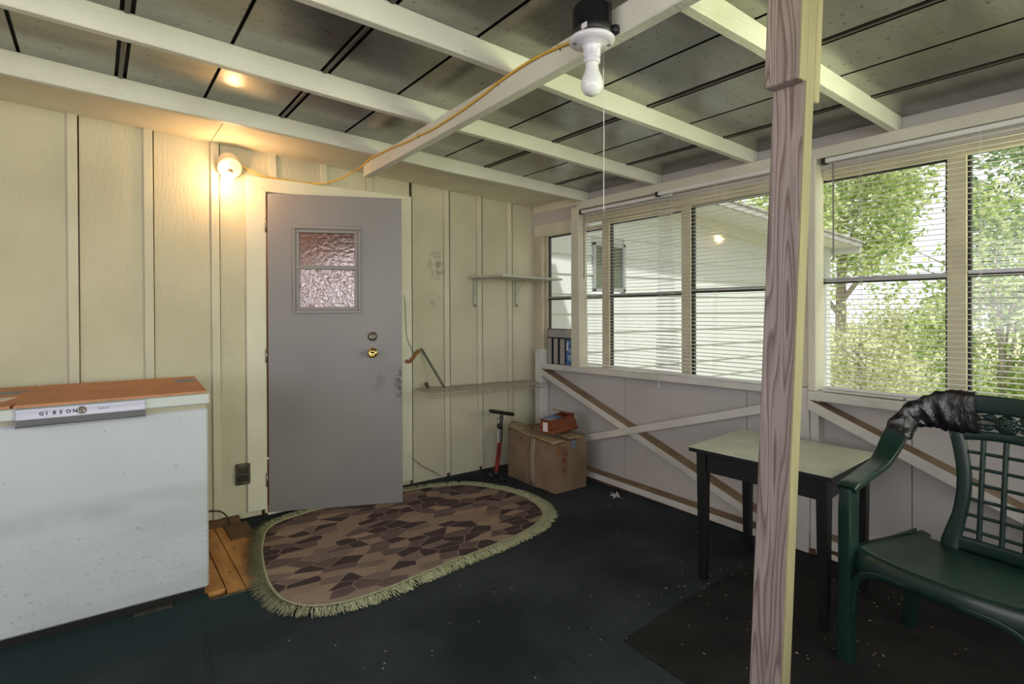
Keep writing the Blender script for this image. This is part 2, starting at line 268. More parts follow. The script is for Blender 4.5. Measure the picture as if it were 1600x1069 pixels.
# ------------------------------------------------------------------ mesh helpers
class MB:
    def __init__(s): s.v = []; s.f = []; s.m = []; s.sm = []
    def add(s, vs, fs, m=0, smooth=False):
        o = len(s.v); s.v += [tuple(v) for v in vs]
        for f in fs: s.f.append([i+o for i in f]); s.m.append(m); s.sm.append(smooth)
        return s
    def hexa(s, v8, m=0):
        return s.add(v8, [(0, 3, 2, 1), (4, 5, 6, 7), (0, 1, 5, 4), (1, 2, 6, 5), (2, 3, 7, 6), (3, 0, 4, 7)], m)
    def box(s, x0, x1, y0, y1, z0, z1, m=0):
        return s.hexa([(x0, y0, z0), (x1, y0, z0), (x1, y1, z0), (x0, y1, z0), (x0, y0, z1), (x1, y0, z1), (x1, y1, z1), (x0, y1, z1)], m)
    def bar(s, p0, p1, w, h, up=(0, 0, 1), m=0):
        p0 = Vector(p0); p1 = Vector(p1); t = (p1-p0).normalized(); u = Vector(up); sd = t.cross(u).normalized(); u = sd.cross(t).normalized()
        a = sd*w/2; b = u*h/2
        return s.hexa([p0-a-b, p0+a-b, p1+a-b, p1-a-b, p0-a+b, p0+a+b, p1+a+b, p1-a+b], m)
    def sweep(s, path, prof, wd, m=0, smooth=True, caps=True, closed=False):
        """prof(i)->list of (a,b) along width dir / normal; wd(i)->width dir"""
        n = len(path); P = [Vector(p) for p in path]; rings = []
        for i in range(n):
            if closed: t = P[(i+1) % n]-P[i-1]
            else: t = P[min(i+1, n-1)]-P[max(i-1, 0)]
            t.normalize(); w = Vector(wd(i)); w = (w-t*w.dot(t)).normalized(); nn = t.cross(w)
            rings.append([P[i]+w*a+nn*b for a, b in prof(i)])
        k = len(rings[0]); vs = [v for r_ in rings for v in r_]; fs = []
        for i in range(n if closed else n-1):
            j = (i+1) % n
            for q in range(k): fs.append((i*k+q, i*k+(q+1) % k, j*k+(q+1) % k, j*k+q))
        s.add(vs, fs, m, smooth)
        if caps and not closed:
            s.add(rings[0], [tuple(reversed(range(k)))], m); s.add(rings[-1], [tuple(range(k))], m)
        return s
    def tube(s, path, r, seg=8, m=0, closed=False, caps=True):
        rr = r if callable(r) else (lambda i: r)
        t = (Vector(path[1])-Vector(path[0])).normalized(); up = Vector((0, 0, 1)) if abs(t.z) < .8 else Vector((1, 0, 0))
        ws = []; w = (up-t*up.dot(t)).normalized()
        for i in range(len(path)):
            t = (Vector(path[min(i+1, len(path)-1)])-Vector(path[max(i-1, 0)])).normalized(); w = (w-t*w.dot(t)).normalized(); ws.append(w.copy())
        return s.sweep(path, lambda i: [(cos(2*pi*q/seg)*rr(i), sin(2*pi*q/seg)*rr(i)) for q in range(seg)], lambda i: ws[i], m, True, caps, closed)
    def lathe(s, prof, c, axis=(0, 0, 1), seg=24, m=0, smooth=True):
        a = Vector(axis).normalized(); u = a.orthogonal().normalized(); w = a.cross(u); c = Vector(c); vs = []
        for r_, h in prof:
            for q in range(seg): vs.append(c+a*h+(u*cos(2*pi*q/seg)+w*sin(2*pi*q/seg))*max(r_, 1e-5))
        fs = []
        for i in range(len(prof)-1):
            for q in range(seg): fs.append((i*seg+q, i*seg+(q+1) % seg, (i+1)*seg+(q+1) % seg, (i+1)*seg+q))
        return s.add(vs, fs, m, smooth)
    def prism(s, poly, z0, z1, m=0, axis='z'):
        n = len(poly)
        def mk(a, b, h): return {'z': (a, b, h), 'y': (a, h, b), 'x': (h, a, b)}[axis]
        vs = [mk(a, b, z0) for a, b in poly]+[mk(a, b, z1) for a, b in poly]
        return s.add(vs, [tuple(reversed(range(n))), tuple(range(n, 2*n))]+[(i, (i+1) % n, n+(i+1) % n, n+i) for i in range(n)], m)
    def sphere(s, c, r, seg=16, rings=10, m=0, sc=(1, 1, 1)):
        vs = []; fs = []
        for i in range(rings+1):
            for q in range(seg):
                th = pi*i/rings; ph = 2*pi*q/seg
                rr = max(sin(th), 1e-4)
                vs.append((c[0]+r*sc[0]*rr*cos(ph), c[1]+r*sc[1]*rr*sin(ph), c[2]+r*sc[2]*cos(th)))
        for i in range(rings):
            for q in range(seg): fs.append((i*seg+q, (i+1)*seg+q, (i+1)*seg+(q+1) % seg, i*seg+(q+1) % seg))
        return s.add(vs, fs, m, True)
    def shell(s, fn, nu, nv, th, m=0):
        top = [[Vector(fn(i/nu, j/nv)) for j in range(nv+1)] for i in range(nu+1)]
        vs = []; nrm = []
        for i in range(nu+1):
            for j in range(nv+1):
                a = top[min(i+1, nu)][j]-top[max(i-1, 0)][j]; b = top[i][min(j+1, nv)]-top[i][max(j-1, 0)]
                nrm.append(a.cross(b).normalized()); vs.append(top[i][j])
        N = (nu+1)*(nv+1); vs += [v-nn*th for v, nn in zip(vs, nrm)]; idx = lambda i, j: i*(nv+1)+j; fs = []
        for i in range(nu):
            for j in range(nv):
                q = (idx(i, j), idx(i+1, j), idx(i+1, j+1), idx(i, j+1)); fs.append(q); fs.append(tuple(N+k for k in reversed(q)))
        bd = [(idx(i, 0), idx(i+1, 0)) for i in range(nu)]+[(idx(nu, j), idx(nu, j+1)) for j in range(nv)]+[(idx(i+1, nv), idx(i, nv)) for i in range(nu-1, -1, -1)]+[(idx(0, j+1), idx(0, j)) for j in range(nv-1, -1, -1)]
        for a, b in bd: fs.append((b, a, N+a, N+b))
        return s.add(vs, fs, m, True)
    def data(s, name, mats, off=(0, 0, 0), bev=0, upmat=None, fix=True):
        me = bpy.data.meshes.new(name); me.from_pydata([(a-off[0], b-off[1], c-off[2]) for a, b, c in s.v], [], s.f)
        for mm in (mats if isinstance(mats, (list, tuple)) else [mats]): me.materials.append(M[mm] if isinstance(mm, str) else mm)
        me.polygons.foreach_set('material_index', s.m); me.polygons.foreach_set('use_smooth', s.sm)
        if bev or fix:
            b = bmesh.new(); b.from_mesh(me)
            if fix: bmesh.ops.recalc_face_normals(b, faces=b.faces)
            if bev:
                es = [e for e in b.edges if len(e.link_faces) == 2 and e.calc_face_angle(0) > .6]
                bmesh.ops.bevel(b, geom=es, offset=bev, segments=1, affect='EDGES', clamp_overlap=True)
            b.to_mesh(me); b.free()
        if upmat is not None:
            for p in me.polygons:
                if p.normal.z > .35: p.material_index = upmat
        me.update(); return me
    def build(s, name, mats, parent=None, bev=0, upmat=None, kind=None, label=None, cat=None, group=None, fix=True):
        off = parent.matrix_world.translation if parent is not None else (0, 0, 0)
        if parent is not None: off = WLOC.get(parent.name, (0, 0, 0))
        o = bpy.data.objects.new(name, s.data(name, mats, off, bev, upmat, fix)); COL.objects.link(o)
        if parent is not None: o.parent = parent
        WLOC[o.name] = off
        return tag(o, label, cat, group, kind)
WLOC = {}
def tag(o, label=None, cat=None, group=None, kind=None):
    if label: o['label'] = label
    if cat: o['category'] = cat
    if group: o['group'] = group
    if kind: o['kind'] = kind
    return o
def thing(name, label=None, cat=None, loc=(0, 0, 0), group=None, kind=None):
    o = bpy.data.objects.new(name, None); COL.objects.link(o); o.location = loc; o.empty_display_size = .1; WLOC[o.name] = tuple(loc)
    return tag(o, label, cat, group, kind)
def inst(me, name, parent, loc, rot=None):
    o = bpy.data.objects.new(name, me); COL.objects.link(o); o.parent = parent; pl = WLOC.get(parent.name, (0, 0, 0))
    o.location = [a-b for a, b in zip(loc, pl)]; WLOC[o.name] = tuple(loc)
    if rot: o.rotation_euler = rot
    return o
def smooth_path(pts, n=6):
    P = [Vector(p) for p in pts]; out = []
    for i in range(len(P)-1):
        p0 = P[max(i-1, 0)]; p1 = P[i]; p2 = P[i+1]; p3 = P[min(i+2, len(P)-1)]
        for k in range(n):
            t = k/n; out.append(.5*((2*p1)+(p2-p0)*t+(2*p0-5*p1+4*p2-p3)*t*t+(3*p1-p0-3*p2+p3)*t**3))
    out.append(P[-1]); return out
def superell(w, t, k=16, e=.55):
    r_ = []
    for q in range(k):
        a = 2*pi*(q+.5)/k; c, s_ = cos(a), sin(a)
        r_.append((w/2*math.copysign(abs(c)**e, c), t/2*math.copysign(abs(s_)**e, s_)))
    return r_
def text_part(body, size, loc, rot, mt, parent, name='lettering', depth=.0006, spacing=1.0, bold=0.0):
    c = bpy.data.curves.new(name, 'FONT'); c.body = body; c.size = size; c.extrude = depth; c.space_character = spacing; c.resolution_u = 3; c.offset = bold
    o = bpy.data.objects.new(name, c); me = bpy.data.meshes.new_from_object(o); bpy.data.objects.remove(o); me.materials.clear(); me.materials.append(M[mt])
    q = inst(me, name, parent, loc, rot); return q

# ================================================================== SETTING
WA = 3.77; XB = 3.06
zr = lambda x: 2.175+.055*(3-x)      # underside of the roof sheets
zb = lambda x: 2.105+.047*(3-x)      # underside of the beams
# ---- floor
fl = thing('floor', 'dark green carpeted porch floor', None, kind='structure')
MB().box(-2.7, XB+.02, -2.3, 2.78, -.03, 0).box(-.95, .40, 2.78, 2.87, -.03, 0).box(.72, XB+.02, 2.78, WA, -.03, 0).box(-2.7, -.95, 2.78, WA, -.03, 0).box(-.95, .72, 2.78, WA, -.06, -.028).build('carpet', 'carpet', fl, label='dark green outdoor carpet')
MB().prism([(1.63, 1.48), (1.585, .6), (1.60, -2.2), (XB, -2.2), (XB, 1.56), (2.4, 1.545)], .0002, .005).build('carpet_remnant', 'mat', fl, label='charcoal carpet remnant')
for x0, x1 in ((-.95, -.45), (-.445, .02), (.025, .475), (.48, .553), (.557, .72)):
    MB().box(x0, x1, 2.80 if x0 > .4 else 2.872, WA-.06, -.03, -.004).build('subfloor_plank', 'ply', fl, bev=.002)
MB().bar((.40, 2.79, -.004), (.72, 2.79, -.004), .02, .012).bar((.12, 2.835, .004), (.26, 2.835, .004), .02, .010).build('metal_edge_strip', 'conduit', fl)
MB().box(-.9, .70, WA-.06, WA, -.03, .03).box(.60, .73, 3.45, WA-.06, -.03, .004).build('sole_plate', 'mud', fl, bev=.004)
for p0, p1 in (((1.675, 2.376), (1.50, 1.0)), ((1.473, 2.306), (1.30, .9)), ((1.9, 2.3), (1.67, 1.5)), ((.35, 2.65), (.2, 1.1))):
    pp = smooth_path([(p0[0], p0[1], -.004), ((p0[0]+p1[0])/2+.015, (p0[1]+p1[1])/2, -.003), (p1[0], p1[1], -.004)], 8)
    MB().tube(pp, .0075, 8).build('carpet_ridge', 'carpet', fl)
m = MB()
for i in range(190):
    u = rnd.random(); x = rnd.uniform(.5, 2.95); y = rnd.uniform(.3, 2.9) if rnd.random() < .8 else rnd.uniform(.8, 1.9)
    if i < 60: x = rnd.gauss(2.35, .3); y = rnd.gauss(1.3, .35)
    if x > 2.9 or (x < 2.4 and y > 2.3): continue
    L = rnd.uniform(.003, .010); a = rnd.uniform(0, pi); m.bar((x, y, .007), (x+L*cos(a), y+L*sin(a), .008), .0028, .002)
m.build('floor_litter', 'litter', fl, kind='stuff')

# ---- wall with the door (back)
wb = thing('wall_back', 'cream board and batten house wall', None, kind='structure')
DX0, DX1, DZ = .862, 1.70, 2.03
bx = [-.90, -.427, -.09, .2465, .583, .9085, 1.231, 1.548, 1.86, 2.1705, 2.4705, 2.7715, XB]
def ztop(x): return 2.181+.052*(3.065-x)+.02
for i in range(len(bx)-1):
    a, b = bx[i]+(.034 if bx[i] > 1.9 else .0235), bx[i+1]-.001
    if b > DX0 and a < DX1:
        MB().box(a, b, WA, WA+.03, DZ+.02, ztop(a)+.05).build('siding_panel', 'siding', wb)
        if a < DX0: MB().box(a, DX0-.03, WA, WA+.03, 0, DZ+.02).build('siding_panel', 'siding', wb)
        if b > DX1: MB().box(DX1+.03, b, WA, WA+.03, 0, DZ+.02).build('siding_panel', 'siding', wb)
    else: MB().box(a, b, WA, WA+.03, -.03, ztop(a)+.05).build('siding_panel', 'siding', wb)
MB().box(-2.7, -.90, WA, WA+.03, 0, 2.55).build('siding_panel', 'siding', wb)
MB().box(-.92, .83, WA+.031, WA+.04, -.03, 2.45).box(1.73, XB+.02, WA+.031, WA+.04, -.03, 2.30).box(.83, 1.73, WA+.031, WA+.04, DZ+.02, 2.36).build('dark_backing', 'darkmetal', wb)  # added dark sheet, draws the batten shadow lines and stops light leaks
for i, x in enumerate(bx[1:-1]):
    z0 = .03 if (x < .7 or x > 1.9) else 2.12
    if i in (7,): continue
    lean = -.006
    MB().hexa([(x-.022, WA-.016, z0), (x+.022, WA-.016, z0), (x+.022, WA+.002, z0), (x-.022, WA+.002, z0),
               (x-.022+lean, WA-.016, ztop(x)+.02), (x+.022+lean, WA-.016, ztop(x)+.02), (x+.022+lean, WA+.002, ztop(x)+.02), (x-.022+lean, WA+.002, ztop(x)+.02)]).build('batten', 'batten', wb, bev=.002)
# ---- door casing
tc_ = thing('trim_1', 'cream door casing', None, kind='structure')
MB().prism([(.747, .035), (.85, .035), (.862, .04), (.862, DZ), (.747, 2.118)], WA-.02, WA, axis='y').build('casing_left', 'trim', tc_, bev=.003)
MB().prism([(.747, 2.1185), (.862, 2.031), (1.70, 2.031), (1.868, 2.1185)], WA-.02, WA, axis='y').build('casing_head', 'trim', tc_, bev=.003)
MB().prism([(1.7, .03), (1.868, .03), (1.868, 2.118), (1.7, 2.0305)], WA-.02, WA, axis='y').build('casing_right', 'trim', tc_, bev=.003)
MB().box(.850, .862, WA-.018, WA+.12, .01, DZ+.012).box(1.70, 1.712, WA, WA+.12, .01, DZ+.012).box(.862, 1.70, WA, WA+.12, DZ, DZ+.012).box(.862, 1.70, WA-.03, WA+.12, -.02, .012).build('jamb', 'trim', tc_)
# ---- door, ajar towards us
dr = thing('door_1', 'grey painted door with small window', None, kind='structure')
h0 = Vector((.868, 3.735, 0)); h1 = Vector((1.62, 3.402, 0)); du = (h1-h0).normalized(); dn = Vector((-du.y, du.x, 0)); DL = .824
def dp(u, d, z): p = h0+du*u+dn*d; return (p.x, p.y, z)
def dbox(mb, u0, u1, d0, d1, z0, z1, m=0): return mb.hexa([dp(u0, d0, z0), dp(u1, d0, z0), dp(u1, d1, z0), dp(u0, d1, z0), dp(u0, d0, z1), dp(u1, d0, z1), dp(u1, d1, z1), dp(u0, d1, z1)], m)
ZB, ZT = .016, 2.018
wu0, wu1, wz0, wz1 = .165, .545, 1.285, 1.80
m = MB(); dbox(m, 0, wu0, 0, .04, ZB, ZT); dbox(m, wu1, DL, 0, .04, ZB, ZT); dbox(m, wu0, wu1, 0, .04, ZB, wz0); dbox(m, wu0, wu1, 0, .04, wz1, ZT)
m.build('door_slab', 'doorpaint', dr)
m = MB()
for a in ((wu0-.02, wu1+.02, wz1, wz1+.028), (wu0-.02, wu1+.02, wz0-.022, wz0), (wu0-.02, wu0, wz0, wz1), (wu1, wu1+.02, wz0, wz1)):
    dbox(m, a[0], a[1], -.012, 0, a[2], a[3])
m.build('window_moulding', 'doorpaint', dr, bev=.004)
m = MB()
for a in ((wu0, wu1, wz1-.022, wz1), (wu0, wu1, wz0, wz0+.02), (wu0, wu0+.022, wz0+.02, wz1-.022), (wu1-.022, wu1, wz0+.02, wz1-.022)):
    dbox(m, a[0], a[1], -.006, .03, a[2], a[3])
wsh = m.build('window_sash', 'doorpaint', dr, bev=.003)
m = MB(); dbox(m, wu0, wu1, -.01, .025, 1.545, 1.57); m.build('muntin', 'doorpaint', dr, bev=.003)
for a in ((1.57, wz1-.022), (wz0+.02, 1.545)):
    m = MB(); dbox(m, wu0+.022, wu1-.022, .014, .018, a[0], a[1]); m.build('pane', 'doorglass' if a[0] < 1.5 else 'doorglass2', wsh)
kc = Vector(dp(.635, 0, 1.005)); kn = -dn
m = MB().lathe([(0, 0), (.034, 0), (.034, .004), (.028, .010), (.014, .012), (.012, .03), (.020, .036), (.027, .045), (.028, .055), (.024, .063), (.012, .066), (.010, .063), (0, .063)], kc, kn, 24)
m.build('doorknob', 'brass', dr)
kc = Vector(dp(.635, 0, 1.112))
m = MB().lathe([(0, 0), (.031, 0), (.031, .004), (.026, .008), (.018, .020), (.016, .024), (.009, .024), (.008, .021), (0, .021)], kc, kn, 24)
m.build('deadbolt', 'agedmetal', dr)
for z in (.22, 1.0, 1.82): MB().lathe([(0, -.045), (.006, -.045), (.006, .045), (0, .045)], (.859, 3.742, z), (0, 0, 1), 10).build('hinge', 'agedmetal', dr)
# ---- room beyond the door glass
rm = thing('wall_inner', 'pine lined room behind the door', None, kind='structure')
for i in range(9):
    MB().box(.3+.22*i, .515+.22*i, 5.2, 5.22, 0, 2.3).build('pine_board', 'room', rm)
MB().box(.3, 2.3, WA+.04, 5.2, 2.28, 2.3).box(.3, 2.3, WA+.04, 5.2, -.03, -.01).box(.28, .3, WA+.04, 5.22, 0, 2.3).box(2.3, 2.32, WA+.04, 5.22, 0, 2.3).build('room_shell', 'room', rm)
add_light('inner_room_fill', 'POINT', (1.3, 4.6, 2.0), 7, (1, .72, .5)).data.shadow_soft_size = .06  # added point light, brightens the room behind the door glass

# ---- wall with the windows (right)
wr = thing('wall_right', 'white knee wall with windows above', None, kind='structure')
ys = [WA, 3.611, 2.757, 1.817, .989, .12, -.8, -2.2]
for a, b in zip(ys[:-1], ys[1:]):
    MB().box(XB, XB+.015, b+.002, a-.002, .02, .83).build('sheathing_panel', 'panel', wr)
MB().box(XB+.02, XB+.06, -2.2, WA+.03, 0, .84).build('outer_sheathing', 'house', wr)
# corner post with rounded top
pts = [(2.97, 0), (3.055, 0), (3.055, .935), (3.04, .952), (3.01, .957), (2.985, .952), (2.97, .935)]
MB().prism(pts, 3.60, 3.68, axis='y').build('corner_post', 'board', wr, bev=.004)
# sill boards
MB().hexa([(2.965, 1.52, .823), (XB+.05, 1.52, .823), (XB+.05, 3.60, .793), (2.965, 3.60, .793), (2.965, 1.52, .868), (XB+.05, 1.52, .868), (XB+.05, 3.60, .838), (2.965, 3.60, .838)]).build('sill_board', 'board', wr, bev=.004)
MB().hexa([(2.965, -2.1, .79), (XB+.05, -2.1, .79), (XB+.05, 1.424, .808), (2.965, 1.424, .808), (2.965, -2.1, .84), (XB+.05, -2.1, .84), (XB+.05, 1.424, .856), (2.965, 1.424, .856)]).build('sill_board', 'board', wr, bev=.004)
MB().box(2.985, XB+.05, 1.0, 1.36, .858, .872).box(2.985, XB+.05, -.9, .99, .858, .872).build('window_stool', 'board', wr, bev=.003)
# studs
MB().hexa([(2.97, 3.135, .84), (XB, 3.135, .84), (XB, 3.232, .84), (2.97, 3.232, .84), (2.97, 3.150, 2.07), (XB, 3.150, 2.07), (XB, 3.228, 2.07), (2.97, 3.228, 2.07)]).build('stud', 'trim', wr, bev=.003)
MB().box(2.97, XB, 1.384, 1.424, .857, 2.06).build('stud', 'trim', wr, bev=.003)
MB().box(2.985, XB, 1.428, 1.515, 0, .868).build('stud', 'board', wr, bev=.003)
MB().box(3.0, XB, 1.384, 1.426, 0, .806).build('stud', 'board', wr, bev=.003)
MB().box(3.0, XB, 1.428, 1.515, .87, 2.06).build('stud', 'trim', wr, bev=.003)
MB().box(2.99, XB, -.85, -.76, 0, .8).build('stud', 'board', wr, bev=.003)
# braces and plates: painted fronts, bare dusty tops
def brace(y0, z0, y1, z1, h=.045, x0=2.968, x1=XB-.001, name='brace'):
    a = h/2
    MB().hexa([(x0, y0, z0-a), (x1, y0, z0-a), (x1, y1, z1-a), (x0, y1, z1-a), (x0, y0, z0+a), (x1, y0, z0+a), (x1, y1, z1+a), (x0, y1, z1+a)]).build(name, ['board', 'raw'], wr, bev=.002, upmat=1)
brace(3.595, .768, 1.52, .045, .052)
brace(1.423, .785, .1, .25, .056); brace(.1, .25, -.7, .02, .05)
brace(3.58, .058, 1.52, .022, .045, name='bottom_plate')
brace(1.383, .088, -.75, .075, .05, name='bottom_plate')
brace(1.383, .035, .6, -.01, .03, name='lower_rail')
MB().bar((2.957, 3.58, .16), (2.957, 1.52, .772), .047, .02, up=(1, 0, 0)).build('cross_brace', 'board', wr, bev=.002)
# brick course beneath
me_b = MB().box(0, .05, 0, .195, 0, .055).data('brick', 'brick', bev=.006)
for k in range(27): inst(me_b, 'brick', wr, (2.985+rnd.uniform(-.004, .004), 3.52-.205*k, -.024+rnd.uniform(-.004, .004)))
MB().box(3.0, 3.06, -2.1, 3.75, -.06, .03).build('mortar', 'raw', wr)
# header
MB().box(2.972, 3.01, 1.40, 3.17, 2.05, 2.110).box(2.972, 3.01, -2.2, 1.40, 2.05, 2.106).build('header_board', 'beam', wr, bev=.003)
MB().box(3.03, XB+.02, -2.2, WA, 2.0, 2.19).build('top_plate', 'panel', wr)
MB().box(3.01, 3.03, -2.2, 3.14, 2.05, 2.110).build('header_backer', 'beam', wr)
MB().box(3.035, XB+.04, 3.16, 3.765, 1.905, 2.165).build('corner_header', 'trim', wr, bev=.004)
MB().box(3.02, 3.034, 3.17, 3.76, 2.10, 2.17).build('corner_header_strip', 'trim', wr, bev=.003)
MB().box(3.045, XB+.03, 1.52, 3.14, 1.955, 2.05).box(3.045, XB+.03, -2.2, 1.384, 1.955, 2.05).build('window_head_casing', 'aluframe', wr, bev=.003)

# ---- windows
def window(n, ya, yb, zr_, z0=.866, z1=1.945):
    """ya > yb; single hung unit"""
    w = thing('window_%d' % n, 'single hung window', None, kind='structure'); x0, x1 = XB+.012, XB+.055
    fw = .034
    m = MB().box(x0, x1, ya-fw, ya, z0-.02, z1+.02).box(x0, x1, yb, yb+fw, z0-.02, z1+.02).box(x0, x1, yb, ya, z1, z1+.03).box(x0, x1, yb, ya, z0-.03, z0)
    wf = m.build('window_frame', 'aluframe', w, bev=.003)
    MB().box(x0+.012, x1-.008, ya-fw-.010, ya-fw, z0, z1).box(x0+.012, x1-.008, yb+fw, yb+fw+.010, z0, z1).box(x0+.012, x1-.008, yb+fw, ya-fw, z1-.010, z1).build('window_track', 'track', w)
    MB().box(x0+.004, x1-.006, yb+fw, ya-fw, zr_+.002, zr_+.017).build('sash_rail', 'rail', w, bev=.002)
    MB().box(x0+.008, x1-.012, yb+fw, ya-fw, zr_-.012, zr_+.001).build('sash_gasket', 'track', w)
    MB().box(x0+.024, x0+.027, yb+fw, ya-fw, zr_+.01, z1-.005).build('pane', 'glass', wf)
    MB().box(x0+.018, x0+.021, yb+fw, ya-fw, z0, zr_-.005).build('pane', 'glass', wf)
window(1, 3.665, 2.957, 1.376, .845, 1.90); window(2, 2.953, 2.243, 1.383, .85, 1.925); window(3, 2.239, 1.53, 1.397, .86, 1.945)
window(4, 1.50, .823, 1.424, .866, 1.955); window(5, .819, .11, 1.430, .866, 1.965); window(6, .106, -.6, 1.43, .866, 1.965); window(7, -.604, -1.4, 1.43, .866, 1.965)
MB().box(XB+.005, XB+.06, 2.92, 2.99, .84, 1.96).box(XB+.005, XB+.06, 2.205, 2.277, .84, 1.98).box(XB+.005, XB+.06, .785, .857, .84, 1.99).box(XB+.005, XB+.06, .07, .145, .84, 1.99).box(XB+.005, XB+.06, -.64, -.565, .84, 1.99).box(XB-.02, XB+.06, 3.665, WA, .84, 1.96).box(XB+.005, XB+.06, -2.2, -1.38, .84, 2.0).build('mullion_board', 'aluframe', wr, bev=.003)

# ---- ceiling: beams, sheets, soffit
ce = thing('ceiling', 'metal sheet porch ceiling on white beams', None, kind='structure')
def hex_x(mb, x0, x1, y0, y1, fb, ft, m=0):
    return mb.hexa([(x0, y0, fb(x0)), (x1, y0, fb(x1)), (x1, y1, fb(x1)), (x0, y1, fb(x0)), (x0, y0, ft(x0)), (x1, y0, ft(x1)), (x1, y1, ft(x1)), (x0, y1, ft(x0))], m)
for y0 in (3.085, 2.40, 1.725, 1.018, .335, -.35, -1.03, -1.71):
    # slightly wavy lumber
    n = 14; m = MB(); prof = []
    for i in range(n+1):
        x = -2.6+(3.025+2.6)*i/n; w = .004*sin(i*1.3+y0*5) if i < n-2 else 0
        prof.append([(x, y0, zb(x)+w), (x, y0+.038, zb(x)+w), (x, y0+.038, zr(x)+.004), (x, y0, zr(x)+.004)])
    vs = [p for r_ in prof for p in r_]; fs = [(i*4+q, i*4+(q+1) % 4, i*4+4+(q+1) % 4, i*4+4+q) for i in range(n) for q in range(4)]
    m.add(vs, fs+[(3, 2, 1, 0), (n*4, n*4+1, n*4+2, n*4+3)]); m.build('beam', 'beam', ce, bev=.003)
# cross board under the beams (carries the lamp)
bxf = lambda y: 1.325-.033*(3.31-y)
m = MB().hexa([(bxf(-2), -2.0, 2.090), (bxf(-2)+.046, -2.0, 2.090), (bxf(3.31)+.046, 3.31, 2.103), (bxf(3.31), 3.31, 2.103), (bxf(-2), -2.0, 2.187), (bxf(-2)+.046, -2.0, 2.187), (bxf(3.31)+.046, 3.31, 2.184), (bxf(3.31), 3.31, 2.184)])
m.build('cross_board', 'beam', ce, bev=.003)
# roof sheets
seams = [-2.6, -2.27, -1.93, -1.59, -1.25, -.91, -.57, -.25, .095, .43, .79, 1.125, 1.445, 1.762, 2.075, 2.39, 2.69, 3.12]
dbl = {-1.25, -.57, .095, .79, 2.075, 2.69}
for a, b in zip(seams[:-1], seams[1:]):
    a_ = a+(.022 if a in dbl else .006); b_ = b-(.022 if b in dbl else .006)
    m = MB(); hex_x(m, a_, b_, -2.2, WA+.05, zr, lambda x: zr(x)+.003)
    hex_x(m, a_, a_+.002, -2.2, WA+.05, zr, lambda x: zr(x)+.02); hex_x(m, b_-.002, b_, -2.2, WA+.05, zr, lambda x: zr(x)+.02)
    m.build('roof_sheet', 'metal', ce)
    if b in dbl:
        m = MB(); hex_x(m, b-.009, b+.009, -2.2, WA+.05, lambda x: zr(x)-.003, lambda x: zr(x)+.02); m.build('seam_rib', 'rib', ce, bev=.003)
m = MB(); hex_x(m, -2.7, 3.5, -2.3, WA+.06, lambda x: zr(x)+.022, lambda x: zr(x)+.04); m.build('roof_deck', 'darkmetal', ce)
# soffit boards between the last beam and the wall
zs = lambda x: 2.160+.052*(3.065-x)
for x0, x1 in ((-2.6, .553), (.557, 3.06)):
    m = MB(); hex_x(m, x0, x1, 3.124, WA, zs, lambda x: zs(x)+.012); m.build('soffit_board', 'trim', ce)
for x, y in ((.25, 3.16), (.62, 3.17), (.45, 3.14), (.80, 3.16), (1.05, 3.15), (2.2, 3.17)):
    MB().bar((x, y, zs(x)-.001), (x+.006, y+.015, zs(x)-.010), .003, .003).build('nail', 'agedmetal', ce)

# ---- rest of the porch, behind the camera
wq = thing('wall_rear', 'knee wall of the open porch side', None, kind='structure')
MB().box(-2.6, XB, -2.25, -2.2, 0, .85).build('knee_wall', 'panel', wq)
for x in (-2.55, -1.2, .2, 1.6): MB().box(x, x+.09, -2.25, -2.16, .85, 2.45 if x < 0 else 2.25).build('porch_post', 'board', wq)
wl = thing('wall_left', 'knee wall of the open porch side', None, kind='structure')
MB().box(-2.65, -2.6, -2.2, WA, 0, .85).box(-2.65, -2.6, 2.4, WA, .85, 2.45).build('knee_wall', 'panel', wl)

# ================================================================== THINGS
# ---- chest freezer
fz = thing('chest_freezer', 'white chest freezer with scuffed front standing against the wall left of the door', 'freezer', (-.25, 3.18, -.004))
MB().box(-.92, .405, 2.85, 3.52, .035, .843).build('cabinet', 'freezer', fz, bev=.008)
MB().box(-.91, .398, 2.86, 3.51, .843, .864).build('gasket', 'gasket', fz)
MB().box(-.925, .411, 2.838, 3.525, .864, .914).build('lid', 'freezerlid', fz, bev=.006)
MB().box(-.90, .39, 2.88, 3.50, -.004, .035).build('plinth', 'black', fz)
hd = MB().prism([(2.838, .908), (2.826, .908), (2.824, .868), (2.812, .846), (2.806, .842), (2.806, .838), (2.83, .838), (2.838, .86)], -.247, .166, axis='x').build('handle_panel', 'alu', fz, bev=.001)
MB().lathe([(0, 0), (.0155, 0), (.0155, .005), (.011, .006), (.011, .003), (.004, .003), (.004, .006), (0, .006)], (-.046, 2.825, .888), (0, -1, 0), 20).build('lock', 'agedmetal', fz)
for i, ch in enumerate('GIBSON'): text_part(ch, .019, (-.178+.0205*i, 2.8242, .8805), (pi/2, 0, 0), 'ink', hd, bold=.0007)
text_part('Canoy', .010, (.005, 2.8245, .886), (pi/2, 0, 0), 'ink', hd, spacing=1.5, bold=.0002)
